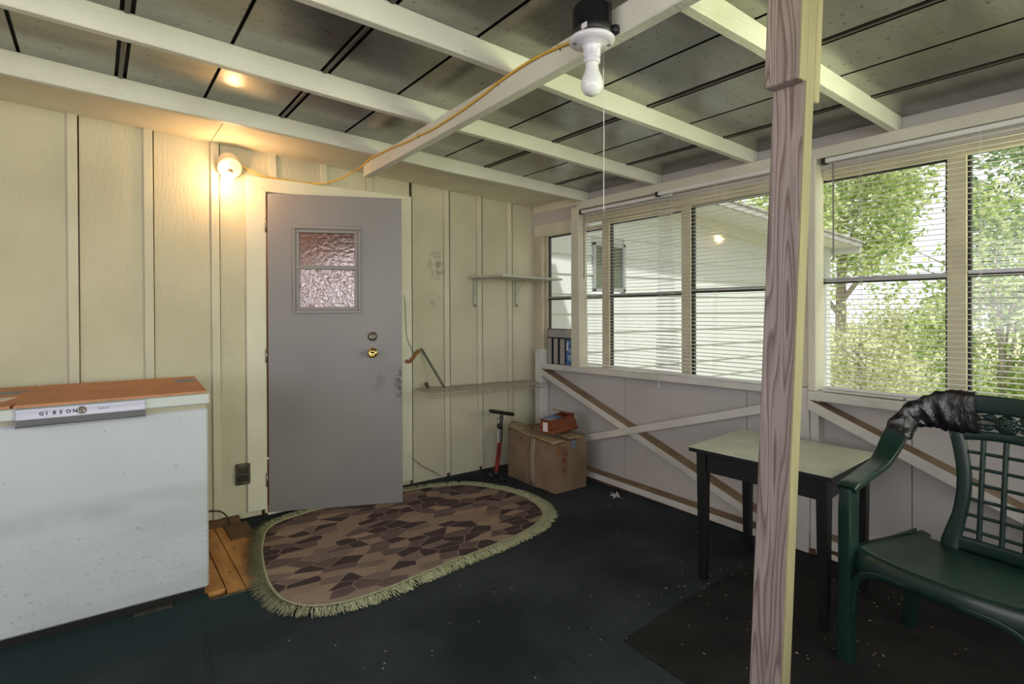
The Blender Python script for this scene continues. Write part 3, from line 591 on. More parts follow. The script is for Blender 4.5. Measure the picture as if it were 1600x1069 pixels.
# ---- flattened carton on the freezer
cb = thing('flattened_carton', 'flattened orange-brown carton lying on top of the white freezer', 'cardboard', (0, 3.2, .915))
MB().prism([(-.95, 2.805), (-.262, 2.812), (-.255, 2.90), (-.248, 2.90), (-.252, 2.812), (.397, 2.822), (.43, 3.50), (-.215, 3.52), (-.225, 3.44), (-.232, 3.44), (-.228, 3.52), (-.95, 3.535)], .9165, .926).build('carton_panel', 'card', cb)
MB().prism([(-.95, 2.807), (.396, 2.824), (.396, 2.828), (-.95, 2.811)], .9150, .9163).build('front_edge_shade', 'kraft', cb)  # darker strip put in for the front edge's corrugation and gap shadow
MB().prism([(-.50, 3.22), (-.275, 3.215), (-.235, 3.33), (-.46, 3.34)], .926, .9266).build('printed_label', 'inkblue', cb)
MB().prism([(-.55, 2.99), (-.295, 2.985), (-.262, 3.10), (-.52, 3.115)], .926, .9268).build('paper_label', 'paper', cb)
MB().prism([(.315, 3.24), (.405, 3.23), (.412, 3.36), (.322, 3.375)], .926, .9266).build('printed_label', 'inkblue', cb)
# ---- freezer power cord
MB().tube(smooth_path([(.36, 3.56, .10), (.45, 3.66, .115), (.53, 3.70, .105), (.59, 3.71, .088), (.628, 3.70, .045), (.64, 3.69, .0), (.66, 3.66, .004)], 6), .0045, 8).build('power_cord', 'black', label='black power cord arching out beside the freezer above the subfloor', cat='cord')
# ---- outlet
ot = thing('outlet_box', 'weathered grey double outdoor outlet with flip covers left of the door', 'outlet', (.72, 3.74, .28))
MB().box(.682, .762, 3.742, WA, .214, .342).build('outlet_plate', 'conduit', ot, bev=.004)
for z in (.235, .283): MB().hexa([(.694, 3.735, z), (.750, 3.735, z), (.750, 3.742, z), (.694, 3.742, z), (.694, 3.722, z+.04), (.750, 3.722, z+.04), (.750, 3.742, z+.04), (.694, 3.742, z+.04)]).build('flip_cover', 'conduit', ot, bev=.003)
# ---- wall lamp with lit bulb
wl1 = thing('wall_lamp', 'old cream lamp holder with glowing bulb on the wall beside the door top', 'lamp', (.648, WA-.012, 2.155))
MB().lathe([(0, 0), (.064, 0), (.064, .042), (.060, .046), (0, .046)], (.648, WA-.003, 2.172), (0, -1, .0), 12).build('junction_box', 'oldporcelain', wl1, bev=0)
ax = Vector((0, -1, -.62)).normalized()
MB().lathe([(0, -.004), (.069, -.004), (.069, .004), (.062, .010), (.045, .014), (.028, .022), (.020, .030), (0, .030)], (.650, WA-.066, 2.138), ax, 28).build('lamp_holder', 'oldporcelain', wl1)
MB().box(.618, .682, WA-.062, WA-.052, 2.186, 2.196).build('gap_shade', 'mud', wl1)  # dark strip standing in for the gap's shade between box and plate
ax2 = Vector((-.32, -.72, -.80)).normalized(); c0 = Vector((.649, WA-.085, 2.118))
MB().lathe([(0, 0), (.014, 0), (.014, .018), (.016, .020), (.016, .030), (.013, .034), (0, .034)], c0, ax2, 18).build('socket', 'agedmetal', wl1)
MB().lathe([(.013, .030), (.014, .036), (.020, .050), (.029, .066), (.0325, .082), (.029, .098), (.019, .109), (0, .114)], c0, ax2, 20).build('bulb', 'lit', wl1, fix=True)
# ---- hanging lamp holder on the cross board
lx, ly = 1.194, 1.203
hl = thing('ceiling_lamp', 'white pull-chain lamp holder with unlit bulb under a black round box on the cross board', 'lamp', (lx, ly, 2.1030))
m = MB().lathe([(0, .094), (.050, .094), (.054, .088), (.055, .030), (.058, .028), (.058, 0), (0, 0)], (lx, ly, 2.0910), (0, 0, 1), 28)
for k in range(9): a = -1.2+k*.42; m.bar((lx+.054*cos(a), ly+.054*sin(a), 2.1230), (lx+.054*cos(a), ly+.054*sin(a), 2.1855+.006*(k % 2)), .012, .008, up=(cos(a), sin(a), 0))
m.build('junction_box', 'black', hl)
MB().lathe([(0, .012), (.016, .012), (.018, 0), (.016, -.012), (0, -.012)], (lx+.055, ly-.04, 2.1130), (0, 0, 1), 14).build('mounting_ear', 'black', hl)
MB().box(lx-.056, lx-.0545, ly-.035, ly+.002, 2.0950, 2.1110).build('paper_tag', 'paper', hl)
lh = MB().lathe([(0, 0), (.064, 0), (.0685, -.006), (.066, -.014), (.052, -.018), (.030, -.022), (.026, -.030), (.0255, -.055), (.0235, -.056), (.0235, -.060), (.0255, -.061), (.0245, -.074), (.020, -.076), (0, -.076)], (lx, ly, 2.0910), (0, 0, 1), 32).build('lamp_holder', 'porcelain', hl)
for a in (2.6, -.55): MB().lathe([(0, 0), (.007, 0), (.006, -.003), (0, -.004)], (lx+.052*cos(a), ly+.052*sin(a), 2.0740), (0, 0, 1), 12).build('screw', 'agedmetal', lh)
MB().lathe([(.019, 0), (.019, -.012), (.022, -.028), (.030, -.046), (.0335, -.062), (.0325, -.076), (.024, -.092), (.012, -.0985), (0, -.1)], (lx, ly, 2.0190), (0, 0, 1), 28).build('bulb', 'bulb', lh)
px_, py_ = lx+.030, ly-.018
m = MB()
for k in range(14): m.sphere((px_, py_, 2.0580-.0042*k), .0017, 6, 4)
m.build('bead_chain', 'agedmetal', lh)
MB().tube([(px_, py_, 2.0030), (px_, py_-.001, 1.8), (px_-.001, py_, 1.578)], .0012, 5).build('pull_string', 'string', hl)
m = MB(); m.tube([(px_-.001+.006*cos(t*pi/6), py_-.006*sin(t*pi/6)*.6, 1.571+.006*sin(t*pi/6)) for t in range(12)], .0013, 5, closed=True, caps=False); m.build('pull_ring', 'agedmetal', hl)
# ---- yellow cable
yc = thing('yellow_cable', 'yellow electrical cable running from the wall lamp to the unlit ceiling lamp', 'cable', (1.2, 3.6, 2.13))
MB().tube(smooth_path([(.712, WA-.035, 2.168), (.745, WA-.028, 2.158), (.80, WA-.026, 2.138), (.855, WA-.024, 2.123), (.95, WA-.018, 2.1215), (1.05, WA-.012, 2.1215), (1.15, WA-.025, 2.121)], 6), .0042, 8).build('cable_run', 'yellow', yc)
cy = lambda y, z, d=.007: (bxf(y)-d, y, z)
MB().tube(smooth_path([(1.15, WA-.025, 2.121), (1.20, 3.68, 2.112), (1.26, 3.52, 2.125), cy(3.36, 2.165), cy(3.20, 2.180), cy(2.90, 2.172), cy(2.63, 2.150), cy(2.51, 2.150), cy(2.46, 2.143), cy(2.32, 2.139), cy(2.10, 2.145), cy(1.90, 2.158), cy(1.80, 2.170), cy(1.68, 2.176), cy(1.58, 2.177), cy(1.47, 2.170), cy(1.37, 2.155, .014), (1.205, 1.27, 2.125)], 6), .0048, 8).build('cable_run', 'yellow', yc)
for y, z in ((3.22, 2.180), (2.52, 2.150), (1.80, 2.170), (1.42, 2.162)): MB().bar((bxf(y)-.001, y, z-.009), (bxf(y)-.0135, y, z+.009), .004, .003).build('cable_staple', 'agedmetal', yc)

# ---- foreground post
sp = thing('support_post', 'weathered brown wooden post in the foreground with boards bolted at its top', 'post', (1.43, .8, 0))
dxz, dyz = .0375, -.0225
def pst(z, ox, oy): return (1.406+dxz*z+ox, .842+dyz*z+oy, z)
def post_piece(name, x0, x1, z0, z1, y0=-.089, y1=0, ch=.0):
    vs = []
    for z in (z0, z1):
        for ox, oy in ((x0, y0), (x1, y0), (x1, y1), (x0, y1)): vs.append(pst(z+(ch if ox == x1 and z == z0 else 0), ox, oy))
    o = MB().hexa(vs).build(name, ['post', 'postside'], sp, bev=.003)
    for p in o.data.polygons:
        if p.normal.y < -.5: p.material_index = 1
    return o
post_piece('post_board', 0, .046, 0, zr(1.46)-.001)
post_piece('top_cleat', -.042, -.001, 1.868, zr(1.44)-.001, -.092, .002)
post_piece('top_cleat', .047, .082, 1.83, zr(1.54)-.001, -.087, 0)

# ---- wooden wall shelf
ws = thing('wall_shelf', 'grey-white board shelf on two metal brackets on the wall near the window corner', 'shelf', (2.7, WA, 1.52))
MB().hexa([(2.41, 3.36, 1.530), (3.00, 3.36, 1.516), (3.00, 3.755, 1.530), (2.37, 3.755, 1.53), (2.41, 3.36, 1.546), (3.00, 3.36, 1.532), (3.00, 3.755, 1.546), (2.37, 3.755, 1.546)]).build('shelf_board', 'shelf', ws, bev=.002)
for x in (2.42, 2.835):
    m = MB().box(x-.008, x+.008, 3.750, 3.757, 1.315, 1.528).box(x-.008, x+.008, 3.50, 3.757, 1.514, 1.519)
    m.tube([(x, 3.752, 1.40), (x, 3.72, 1.47), (x, 3.62, 1.514)], .0025, 6); m.lathe([(0, 0), (.012, 0), (.012, .004), (0, .004)], (x, 3.754, 1.315), (0, -1, 0), 12)
    m.build('bracket', 'shelf', ws)
# ---- wire shelf
wv = thing('wire_shelf', 'long thin coated wire shelf low on the wall beneath the board shelf', 'shelf', (2.45, WA, .70))
def wz(x): return .705-.018*(x-1.9)
MB().tube([(1.91, 3.757, wz(1.91)), (2.95, 3.757, wz(2.95))], .0035, 6).build('back_wire', 'wire', wv)
MB().tube([(1.86, 3.475, wz(1.9)-.010), (2.94, 3.475, wz(2.95))], .0035, 6).build('front_wire', 'wire', wv)
MB().tube([(1.86, 3.470, wz(1.9)-.036), (2.94, 3.470, wz(2.95)-.026)], .0035, 6).build('lip_wire', 'wire', wv)
MB().tube([(1.89, 3.62, wz(1.9)-.004), (2.945, 3.62, wz(2.95)-.003)], .003, 6).build('middle_wire', 'wire', wv)
me_w = MB().tube([(0, .285, .0), (-.02, .002, .0), (-.022, 0, -.026)], .0022, 5).data('cross_wire', 'wire')
for k in range(42): x = 1.895+.0252*k; inst(me_w, 'cross_wire', wv, (x, 3.472, wz(x)-.003+.006*(x-1.9)*0))
# notched strap standing on the wire shelf
st = thing('shelf_strap', 'black perforated metal strap leaning between the wall and the wire shelf', 'strap', (1.96, WA-.02, .99))
a0 = Vector((1.948, WA-.016, .992)); a1 = Vector((2.050, 3.60, .716))
m = MB()
for k in range(24):
    t0 = k/24; t1 = (k+.55)/24; m.bar(a0.lerp(a1, t0), a0.lerp(a1, t1), .017, .004, up=(0, 1, .3))
m.bar(a0+Vector((.007, 0, .001)), a1+Vector((.007, 0, .001)), .003, .006, up=(0, 1, .3)); m.bar(a0-Vector((.007, 0, .001)), a1-Vector((.007, 0, .001)), .003, .006, up=(0, 1, .3))
m.build('perforated_bar', 'black', st)
MB().lathe([(0, 0), (.009, 0), (.007, .006), (0, .007)], (1.948, WA-.003, .994), (0, -1, 0), 12).build('wall_screw', 'agedmetal', st)
# hanging bent strip + thin wire
hs = thing('hanging_strip', 'rusty brown bent strip hanging from a thin dark wire right of the door', 'strip', (1.87, WA-.02, 1.0))
m = MB().sweep(smooth_path([(1.812, 3.735, .915), (1.838, 3.73, .907), (1.87, 3.735, .935), (1.90, 3.745, .965), (1.93, 3.75, .982)], 4), lambda i: [(-.012, -.002), (.012, -.002), (.012, .002), (-.012, .002)], lambda i: (.3, .4, 1), smooth=False); m.build('bent_strip', 'rust', hs)
MB().tube(smooth_path([(1.80, 3.75, 1.395), (1.812, 3.746, 1.32), (1.815, 3.744, 1.20), (1.822, 3.744, 1.10), (1.845, 3.744, 1.03), (1.875, 3.748, .972)], 5), .0016, 5).build('thin_wire', 'black', hs)
ms = thing('mud_nest', 'small round brown mud dauber nest on the left end of the wire shelf', 'nest', (1.965, 3.70, .71))
MB().sphere((1.963, 3.71, .735), .016, 12, 8, sc=(1, .8, 1)).sphere((1.975, 3.71, .715), .012, 12, 8).build('mud_lump', 'mud', ms)
MB().tube(smooth_path([(1.822, 3.752, .225), (1.87, 3.752, .19), (1.95, 3.752, .12), (2.06, 3.75, .05), (2.10, 3.74, .022)], 5), .0025, 6).build('loose_wire', 'agedmetal', label='loose grey wire sloping down the wall to the back edge of the rug', cat='wire')

# ---- books on the sill
def book(name, y0, y1, x0, x1, z0, z1, label, cover='navy', axis='v'):
    b = thing(name, label, 'book', ((x0+x1)/2, (y0+y1)/2, z0), group='books on the window sill')
    if axis == 'v':
        MB().box(x0+.002, x1, y0+.004, y1-.004, z0+.003, z1-.003).build('pages', 'pages', b)
        MB().box(x0, x1, y0, y0+.0035, z0, z1).box(x0, x1, y1-.0035, y1, z0, z1).box(x1, x1+.003, y0, y1, z0, z1).build('cover', cover, b)
    else:
        MB().box(x0+.002, x1, y0+.006, y1-.004, z0+.004, z1-.004).build('pages', 'pages', b)
        MB().box(x0, x1, y0, y1, z0, z0+.0035).box(x0, x1, y0, y1, z1-.0035, z1).box(x0, x1, y1-.003, y1, z0, z1).build('cover', cover, b)
zsil = lambda y: .838+.0144*(3.6-y)+.001
book('book', 3.478, 3.540, 2.985, 3.065, zsil(3.47)+.001, 1.055, 'upright book with grey page edges, nearest the corner post on the sill')
book('book', 3.400, 3.462, 2.985, 3.065, zsil(3.40)+.001, 1.053, 'upright book with grey page edges, middle one of the three on the sill')
book('book', 3.318, 3.384, 2.985, 3.065, zsil(3.31)+.001, 1.052, 'upright book on the sill next to the bright blue box')
book('book', 3.292, 3.532, 2.985, 3.065, 1.0565, 1.128, 'thick book lying flat across the top of the upright books', axis='h')
bb = thing('blue_box', 'narrow bright blue printed box behind the window stud beside the upright books', 'box', (3.02, 3.28, .84))
MB().box(2.990, 3.055, 3.255, 3.312, zsil(3.26)+.001, 1.045).build('carton', 'spine', bb, bev=.002)
MB().box(2.9885, 2.990, 3.285, 3.305, .96, 1.02).build('printed_face', 'paper', bb)

# ---- big carton
bc = thing('cardboard_box', 'large aged brown cardboard box on the carpet in the corner', 'box', (2.70, 3.22, 0))
def cbx(u, v, w):  # u along x, v along y, w height; dented faces
    x = 2.552+.30*u; y = 2.945+.55*v; h = .335+.035*v+.03*u*(1-v); z = h*w
    d = .012*sin(pi*w)*sin(pi*v*1.0)
    x += -d*(u < .01)+.004*sin(9*v+3*w)*(u < .01); y += -.008*sin(pi*u)*sin(pi*w)*(v < .01)
    return (x, y, z+.001)
def face_grid(mb, fn, n=10, m=0):
    vs = [fn(i/n, j/n) for i in range(n+1) for j in range(n+1)]
    mb.add(vs, [(i*(n+1)+j, (i+1)*(n+1)+j, (i+1)*(n+1)+j+1, i*(n+1)+j+1) for i in range(n) for j in range(n)], m, True)
m = MB(); face_grid(m, lambda a, b: cbx(0, a, b)); face_grid(m, lambda a, b: cbx(1, a, b)); face_grid(m, lambda a, b: cbx(a, 0, b)); face_grid(m, lambda a, b: cbx(a, 1, b)); face_grid(m, lambda a, b: cbx(a, b, 0))
def topf(a, b):
    x, y, z = cbx(a, b, 1); return (x, y, z+.016*sin(pi*a)*sin(pi*b)+.004*sin(7*a+5*b)-.003)
face_grid(m, topf)
bxb = m.build('box_body', 'kraft', bc)
# torn top flaps, thin and slightly raised
m = MB().shell(lambda u, v: (2.545+.15*u, 2.95+.53*v, .344+.036*v+.010*sin(pi*u)+.004*sin(8*v)), 5, 12, .003); m.build('top_flap', 'kraftlight', bc)
m = MB().shell(lambda u, v: (2.700+.16*u, 2.945+.34*v, .366+.008*u+.016*sin(pi*v*.8)*(u)+.010*v-.018*u*u), 6, 8, .003); m.build('top_flap', 'kraftlight', bc)
m = MB().shell(lambda u, v: (2.56+.13*u, 3.36+.15*v, .380+.02*sin(pi*u)*v+.012*v), 5, 5, .003); m.build('top_flap', 'kraftlight', bc)
m = MB().shell(lambda u, v: (cbx(0, .38+.12*u, .05+.95*v)[0]-.0015, cbx(0, .38+.12*u, 1)[1], cbx(0, .38+.12*u, .03+.96*v)[2]), 3, 8, .001); m.build('tape_strip', 'tape', bxb)
m = MB().box(2.573, 2.60, 2.9385, 2.9395, .27, .335); m.build('tape_patch', 'rust', bxb)
m = MB().box(2.70, 2.745, 2.9365, 2.939, .30, .352); m.build('dark_tape_scrap', 'inkblue', bxb)
# three red handling marks
def rect_outline(mb, x0, x1, z0, z1, y, t=.003): mb.box(x0, x1, y, y+.0006, z0, z0+t).box(x0, x1, y, y+.0006, z1-t, z1).box(x0, x0+t, y, y+.0006, z0, z1).box(x1-t, x1, y, y+.0006, z0, z1)
for i, z in enumerate((.115, .187, .259)):
    m = MB(); yy = 2.931; x0, x1 = 2.612, 2.652; rect_outline(m, x0, x1, z, z+.062, yy); xm = (x0+x1)/2
    if i == 2:
        for xx in (xm-.010, xm+.008): m.box(xx-.0018, xx+.0018, yy, yy+.0006, z+.014, z+.046); m.prism([(xx-.005, z+.044), (xx+.005, z+.044), (xx, z+.054)], yy, yy+.0006, axis='y')
        m.box(x0+.006, x1-.006, yy, yy+.0006, z+.008, z+.010)
    elif i == 1:
        m.prism([(xm-.012, z+.052), (xm+.012, z+.052), (xm+.008, z+.030), (xm, z+.024), (xm-.008, z+.030)], yy, yy+.0006, axis='y'); m.box(xm-.0015, xm+.0015, yy, yy+.0006, z+.012, z+.026); m.box(xm-.008, xm+.008, yy, yy+.0006, z+.009, z+.012)
    else:
        m.prism([(xm-.014, z+.034), (xm+.014, z+.034), (xm+.009, z+.046), (xm, z+.050), (xm-.009, z+.046)], yy, yy+.0006, axis='y'); m.box(xm-.001, xm+.001, yy, yy+.0006, z+.012, z+.036)
    m.build('handling_mark', 'inkred', bxb)
# ---- small wood-grain carton on it
sb = thing('woodgrain_carton', 'small open reddish woodgrain carton with blue label on top of the large cardboard box', 'box', (2.70, 3.10, .398))
sb.rotation_euler = (0, 0, radians(8)); O = Vector((2.70, 3.10, .398)); WLOC[sb.name] = tuple(O)
def sbx(x0, x1, y0, y1, z0, z1, name, mt, bev=.001): return MB().box(O.x+x0, O.x+x1, O.y+y0, O.y+y1, O.z+z0, O.z+z1).build(name, mt, sb, bev)
MB().hexa([tuple(O+Vector(v)) for v in ((-.115, -.075, 0), (.125, -.075, 0), (.125, .055, 0), (-.115, .055, 0), (-.115, -.075, .095), (.115, -.075, .115), (.115, .055, .115), (-.115, .055, .095))]).build('carton_body', 'cedar', sb, bev=.002)
MB().hexa([tuple(O+Vector(v)) for v in ((-.113, -.045, .0955), (.02, -.045, .1065), (.02, .053, .1065), (-.113, .053, .0955), (-.113, -.045, .0965), (.02, -.045, .1075), (.02, .053, .1075), (-.113, .053, .0965))]).build('blue_label', 'bluelabel', sb)
MB().hexa([tuple(O+Vector(v)) for v in ((.03, -.080, .128), (.118, -.08, .118), (.118, .06, .118), (.03, .06, .145), (.03, -.08, .134), (.118, -.08, .124), (.118, .06, .124), (.03, .06, .151))]).build('open_flap', 'cedar', sb)
MB().hexa([tuple(O+Vector(v)) for v in ((.126, -.077, .0), (.165, -.077, .0), (.165, .05, .0), (.126, .05, .0), (.118, -.077, .085), (.124, -.077, .085), (.124, .05, .085), (.118, .05, .085))]).build('end_flap', 'cedar', sb)
sbx(-.1165, -.1155, -.02, .025, .01, .075, 'end_print', 'paper', 0)

# ---- floor pump
pm = thing('floor_pump', 'red and black bicycle floor pump standing left of the large cardboard box', 'pump', (2.44, 3.50, 0))
b0 = Vector((2.44, 3.50, .02)); b1 = Vector((2.478, 3.50, .275)); b2 = Vector((2.497, 3.50, .475))
MB().box(2.40, 2.48, 3.45, 3.55, .0005, .018).bar((2.44, 3.38, .010), (2.44, 3.60, .010), .04, .014).build('foot_plate', 'black', pm, bev=.004)
MB().lathe([(0, 0), (.022, 0), (.022, .03), (.017, .035), (0, .035)], b0, b1-b0, 16).build('barrel_base', 'black', pm)
MB().tube([b0+(b1-b0)*.1, b1], .0165, 16).build('barrel', 'red', pm)
MB().tube([b1, b1+(b2-b1)*.5, b1+(b2-b1)*.52, b2], lambda i: .0175 if i < 2 else .013, 14).build('sleeve', 'black', pm)
MB().tube([(2.385, 3.50, .522), (2.40, 3.50, .517), (2.60, 3.50, .470), (2.612, 3.50, .466)], lambda i: .010 if i in (0, 3) else .0145, 12).build('handle', 'black', pm)
MB().lathe([(0, 0), (.02, 0), (.02, .03), (0, .03)], (2.466, 3.485, .385), (0, 0, 1), 14).build('gauge', 'black', pm)
MB().box(2.447, 2.468, 3.482, 3.486, .275, .375).build('paper_label', 'paper', pm)
MB().tube(smooth_path([(2.456, 3.48, .39), (2.445, 3.46, .36), (2.447, 3.462, .30), (2.45, 3.475, .2), (2.46, 3.52, .08), (2.475, 3.535, .04)], 5), .004, 6).build('hose', 'black', pm)
MB().tube(smooth_path([(2.44, 3.49, .455), (2.46, 3.495, .452), (2.49, 3.5, .46)], 3), .003, 6).build('latch', 'black', pm)

# ---- table
TZ = .63
tb = thing('side_table', 'small square table with worn white top and scuffed black legs beside the green chair', 'table', (2.55, 1.34, 0))
tp = [(2.262, 1.640), (2.812, 1.700), (2.822, 1.048), (2.280, 1.002)]
MB().prism(tp, TZ-.004, TZ).build('laminate_top', 'laminate', tb)
MB().prism([(x+(-.001 if x < 2.5 else .001), y) for x, y in tp], TZ-.022, TZ-.0042).build('top_board', 'blackpaint', tb, bev=.002)
ft = [(2.302, 1.588), (2.772, 1.642), (2.780, 1.090), (2.318, 1.048)]
for i, (x, y) in enumerate(ft):
    m = MB().hexa([(x-.017, y-.017, .0055), (x+.017, y-.017, .0055), (x+.017, y+.017, .0055), (x-.017, y+.017, .0055), (x-.023, y-.023, TZ-.023), (x+.023, y-.023, TZ-.023), (x+.023, y+.023, TZ-.023), (x-.023, y+.023, TZ-.023)])
    m.build('leg', 'blackpaint', tb, bev=.002)
for i in range(4):
    a = Vector((*ft[i], .562)); b = Vector((*ft[(i+1) % 4], .562)); d = (b-a).normalized()*.024
    MB().bar(a+d, b-d, .02, .088).build('apron', 'blackpaint', tb, bev=.001)

# ---- green plastic armchair
TH = radians(172); CC = Vector((2.352, .597, .005))
ch = thing('garden_chair', 'dark green plastic garden armchair with black wrap on one shoulder beside the small table', 'chair', CC)
ch.rotation_euler = (0, 0, TH); WLOC[ch.name] = (0, 0, 0)
# local frame: +x forward (to the table side), -y the taped arm
def hoop(s):
    pts = [(.235, .270, .630), (.21, .271, .642), (.15, .279, .650), (.07, .287, .664), (-.01, .291, .684), (-.07, .291, .728), (-.12, .285, .790), (-.165, .265, .848), (-.205, .225, .888), (-.230, .155, .914), (-.238, .07, .925), (-.240, 0, .927)]
    return [(a, s*b, c) for a, b, c in pts]
full = hoop(-1)+[p for p in reversed(hoop(1)[:-1])]
path = smooth_path(full, 5); NP = len(path)
def wd(i):
    p = path[i]; t = min(1, max(0, (abs(p[2])-.71)/.17)); sgn = -1 if p[1] < 0 else 1
    side = Vector((0, sgn, 0))*(1-t)+Vector((0, 0, 1))*t
    k = abs(p[1])
    if k < .2: side = Vector((0, 0, 1))
    return side if sgn > 0 else side
def hprof(i):
    k = min(i, NP-1-i)/NP; w = .066+.014*max(0, 1-abs(k-.25)/.12); pr = superell(w, .026, 16, .33)
    if path[i][1] < 0: pr = pr
    return pr
m = MB()
ws_ = [wd(i) for i in range(NP)]
# avoid a flip at the centre: both halves end with +z
m.sweep(path, hprof, lambda i: ws_[i] if path[i][1] >= 0 or True else ws_[i]); m.build('arm_hoop', 'green', ch)
for s in (-1, 1):
    # front leg and arm post in one
    pp = smooth_path([(.215, s*.285, 0), (.212, s*.284, .12), (.212, s*.280, .28), (.215, s*.276, .42), (.222, s*.272, .55), (.220, s*.270, .60), (.218, s*.270, .632)], 5)
    MB().sweep(pp, lambda i: superell(.066-.020*max(0, 1-i/14), .040+.010*(1-i/len(pp)), 16, .30), lambda i: (1, 0, 0)).build('front_leg', 'green', ch)
    pp = smooth_path([(-.238, s*.298, 0), (-.232, s*.280, .15), (-.222, s*.258, .30), (-.212, s*.240, .39)], 5)
    MB().sweep(pp, lambda i: superell(.050+.012*i/len(pp), .042, 16, .35), lambda i: (1, 0, 0)).build('rear_leg', 'green', ch)
# seat
def seat(u, v):
    y = (v-.5)*.53; bow = .035*(1-(2*v-1)**2); xf = .205+bow
    if u < .72:
        t = u/.72; x = -.20+(xf-.02+.20)*t; z = .388+.027*t-.018*sin(pi*t)*(1-(2*v-1)**4)+.012*(abs(2*v-1)**6)
    else:
        t = (u-.72)/.28; x = xf-.02+.028*sin(t*pi/2); z = .415+.012*(abs(2*v-1)**6)-.062*t*t+.006*sin(pi*t); z += .0
        z -= .03*t*(abs(2*v-1)**3)
    return (x, y, z)
MB().shell(seat, 22, 20, .006).build('seat', 'green', ch)
MB().shell(lambda u, v: ((.19-.40*u), -.262-.004*sin(pi*u), .41-.05*v+.0), 8, 2, .005).shell(lambda u, v: ((.19-.40*u), .262, .41-.05*v), 8, 2, .005).build('seat_skirt', 'green', ch)
for s in (-1, 1):
    pp = smooth_path([(.222, s*.262, .20), (.222, s*.252, .28), (.224, s*.225, .335), (.228, s*.17, .358), (.234, s*.10, .364), (.236, 0, .365)], 5)
    MB().sweep(pp, lambda i: superell(.020, .030-.012*i/len(pp), 12, .4), lambda i: (1, 0, 0)).build('front_apron', 'green', ch)
# back: stiles, lower rail, arch, lattice
def bk(y, z): return (-.195-.05*((z-.41)/.5)-.012*(1-(y/.17)**2)+.0, y, z)
YC = .012
def stile_y(z): t = (z-.41)/.42; return .150-.035*sin(pi*min(1, max(0, t)))+.004*t
for s in (-1, 1):
    zz = [.372+.462*k/14 for k in range(15)]
    MB().sweep([bk(YC+s*stile_y(z), z) for z in zz], lambda i: superell(.046+.018*max(0, 1-i/4), .024, 12, .5), lambda i: (0, 1, 0)).build('back_stile', 'green', ch)
arc = smooth_path([bk(YC+s, .795+.018*(1-(s/.16)**2)) for s in (-.165, -.11, -.055, 0, .055, .11, .165)], 3)
MB().sweep(arc, lambda i: superell(.034, .020, 12, .5), lambda i: (0, 0, 1)).build('back_arch', 'green', ch)
MB().sweep([bk(YC+s, .410) for s in (-.155, -.08, 0, .08, .155)], lambda i: superell(.050, .020, 12, .5), lambda i: (0, 0, 1)).build('back_lower_rail', 'green', ch)
for k in (-1, 0, 1):
    y = YC+k*.066
    MB().sweep([bk(y*(1 if True else 1)-.0*z, z) for z in [.415+.39*q/8 for q in range(9)]], lambda i: superell(.0165, .013, 8, .6), lambda i: (0, 1, 0)).build('lattice_upright', 'green', ch)
for z in (.461, .517, .574, .631, .688, .745):
    w = stile_y(z)-.015
    MB().sweep([bk(YC+q*w, z) for q in (-1, -.5, 0, .5, 1)], lambda i: superell(.012, .011, 8, .6), lambda i: (0, 0, 1)).build('lattice_bar', 'green', ch)
# rose and leaves between arch and hoop
m = MB()
rc = Vector(bk(YC, .857)); 
for k, r_ in enumerate((.031, .024, .017, .010)):
    n = 7; 
    for q in range(n):
        a = 2*pi*q/n+k*.5; c = rc+Vector((.004*(k+1), cos(a)*r_*.8, sin(a)*r_*.72)); m.sphere(c, r_*.55, 8, 6, sc=(.35, .8, .75))
m.lathe([(0, -.004), (.034, -.004), (.036, 0), (.034, .004), (0, .004)], rc, (1, 0, 0), 20)
m.build('rose_ornament', 'green', ch)
for s in (-1, 1):
    m = MB()
    for (ya, za, yb, zb_) in ((.036, .888, .078, .900), (.036, .860, .075, .852), (.030, .895, .060, .905)):
        p0 = Vector(bk(YC+s*ya, za)); p1 = Vector(bk(YC+s*yb, zb_)); mid = (p0+p1)/2
        m.sweep([p0, p0.lerp(p1, .25), mid, p0.lerp(p1, .75), p1], lambda i: superell([.004, .016, .022, .015, .003][i], .006, 8, .8), lambda i: (0, -(p1-p0).z, (p1-p0).y))
    m.build('leaf_ornament', 'green', ch).location.z += -.017-0
    m = MB()
    m.tube(smooth_path([bk(YC+s*.035, .880), bk(YC+s*.09, .884), bk(YC+s*.14, .868), bk(YC+s*.17, .840)], 5), .0045, 8)
    m.tube(smooth_path([bk(YC+s*.035, .868), bk(YC+s*.09, .862), bk(YC+s*.13, .846)], 5), .004, 8)
    m.tube([tuple(Vector(bk(YC+s*.128+.010*cos(t*pi/6), .845+.010*sin(t*pi/6)))) for t in range(12)], .004, 8, closed=True, caps=False)
    m.build('vine_ornament', 'green', ch).location.z += -.017
# black plastic wrapped round the shoulder
i0 = next(i for i, p in enumerate(path) if p[2] > .785); i1 = next(i for i, p in enumerate(path) if p[1] > -.085)
sub = smooth_path([path[i] for i in range(i0, i1+1, 2)], 6); sw = [Vector(path[i0+min(i//3, i1-i0)]) for i in range(len(sub))]
def tprof(i):
    t = i/(len(sub)-1); w = .092+.065*max(0, min(1, (t-.25)*2.2)); th = .042+.012*noise.noise(Vector((i*.16, 5, 1))); k = 28; out = []
    for q in range(k):
        a = 2*pi*q/k; c, s_ = cos(a), sin(a); j = 1+.16*noise.noise(Vector((c*1.6+i*.07, s_*1.2, i*.13)))+.09*noise.noise(Vector((c*4+i*.11, s_*3, i*.24)))
        wa = w/2*math.copysign(abs(c)**.75, c)*j
        wa -= (w-.088)/2*.9
        out.append((wa, th/2*math.copysign(abs(s_)**.8, s_)*j))
    return out
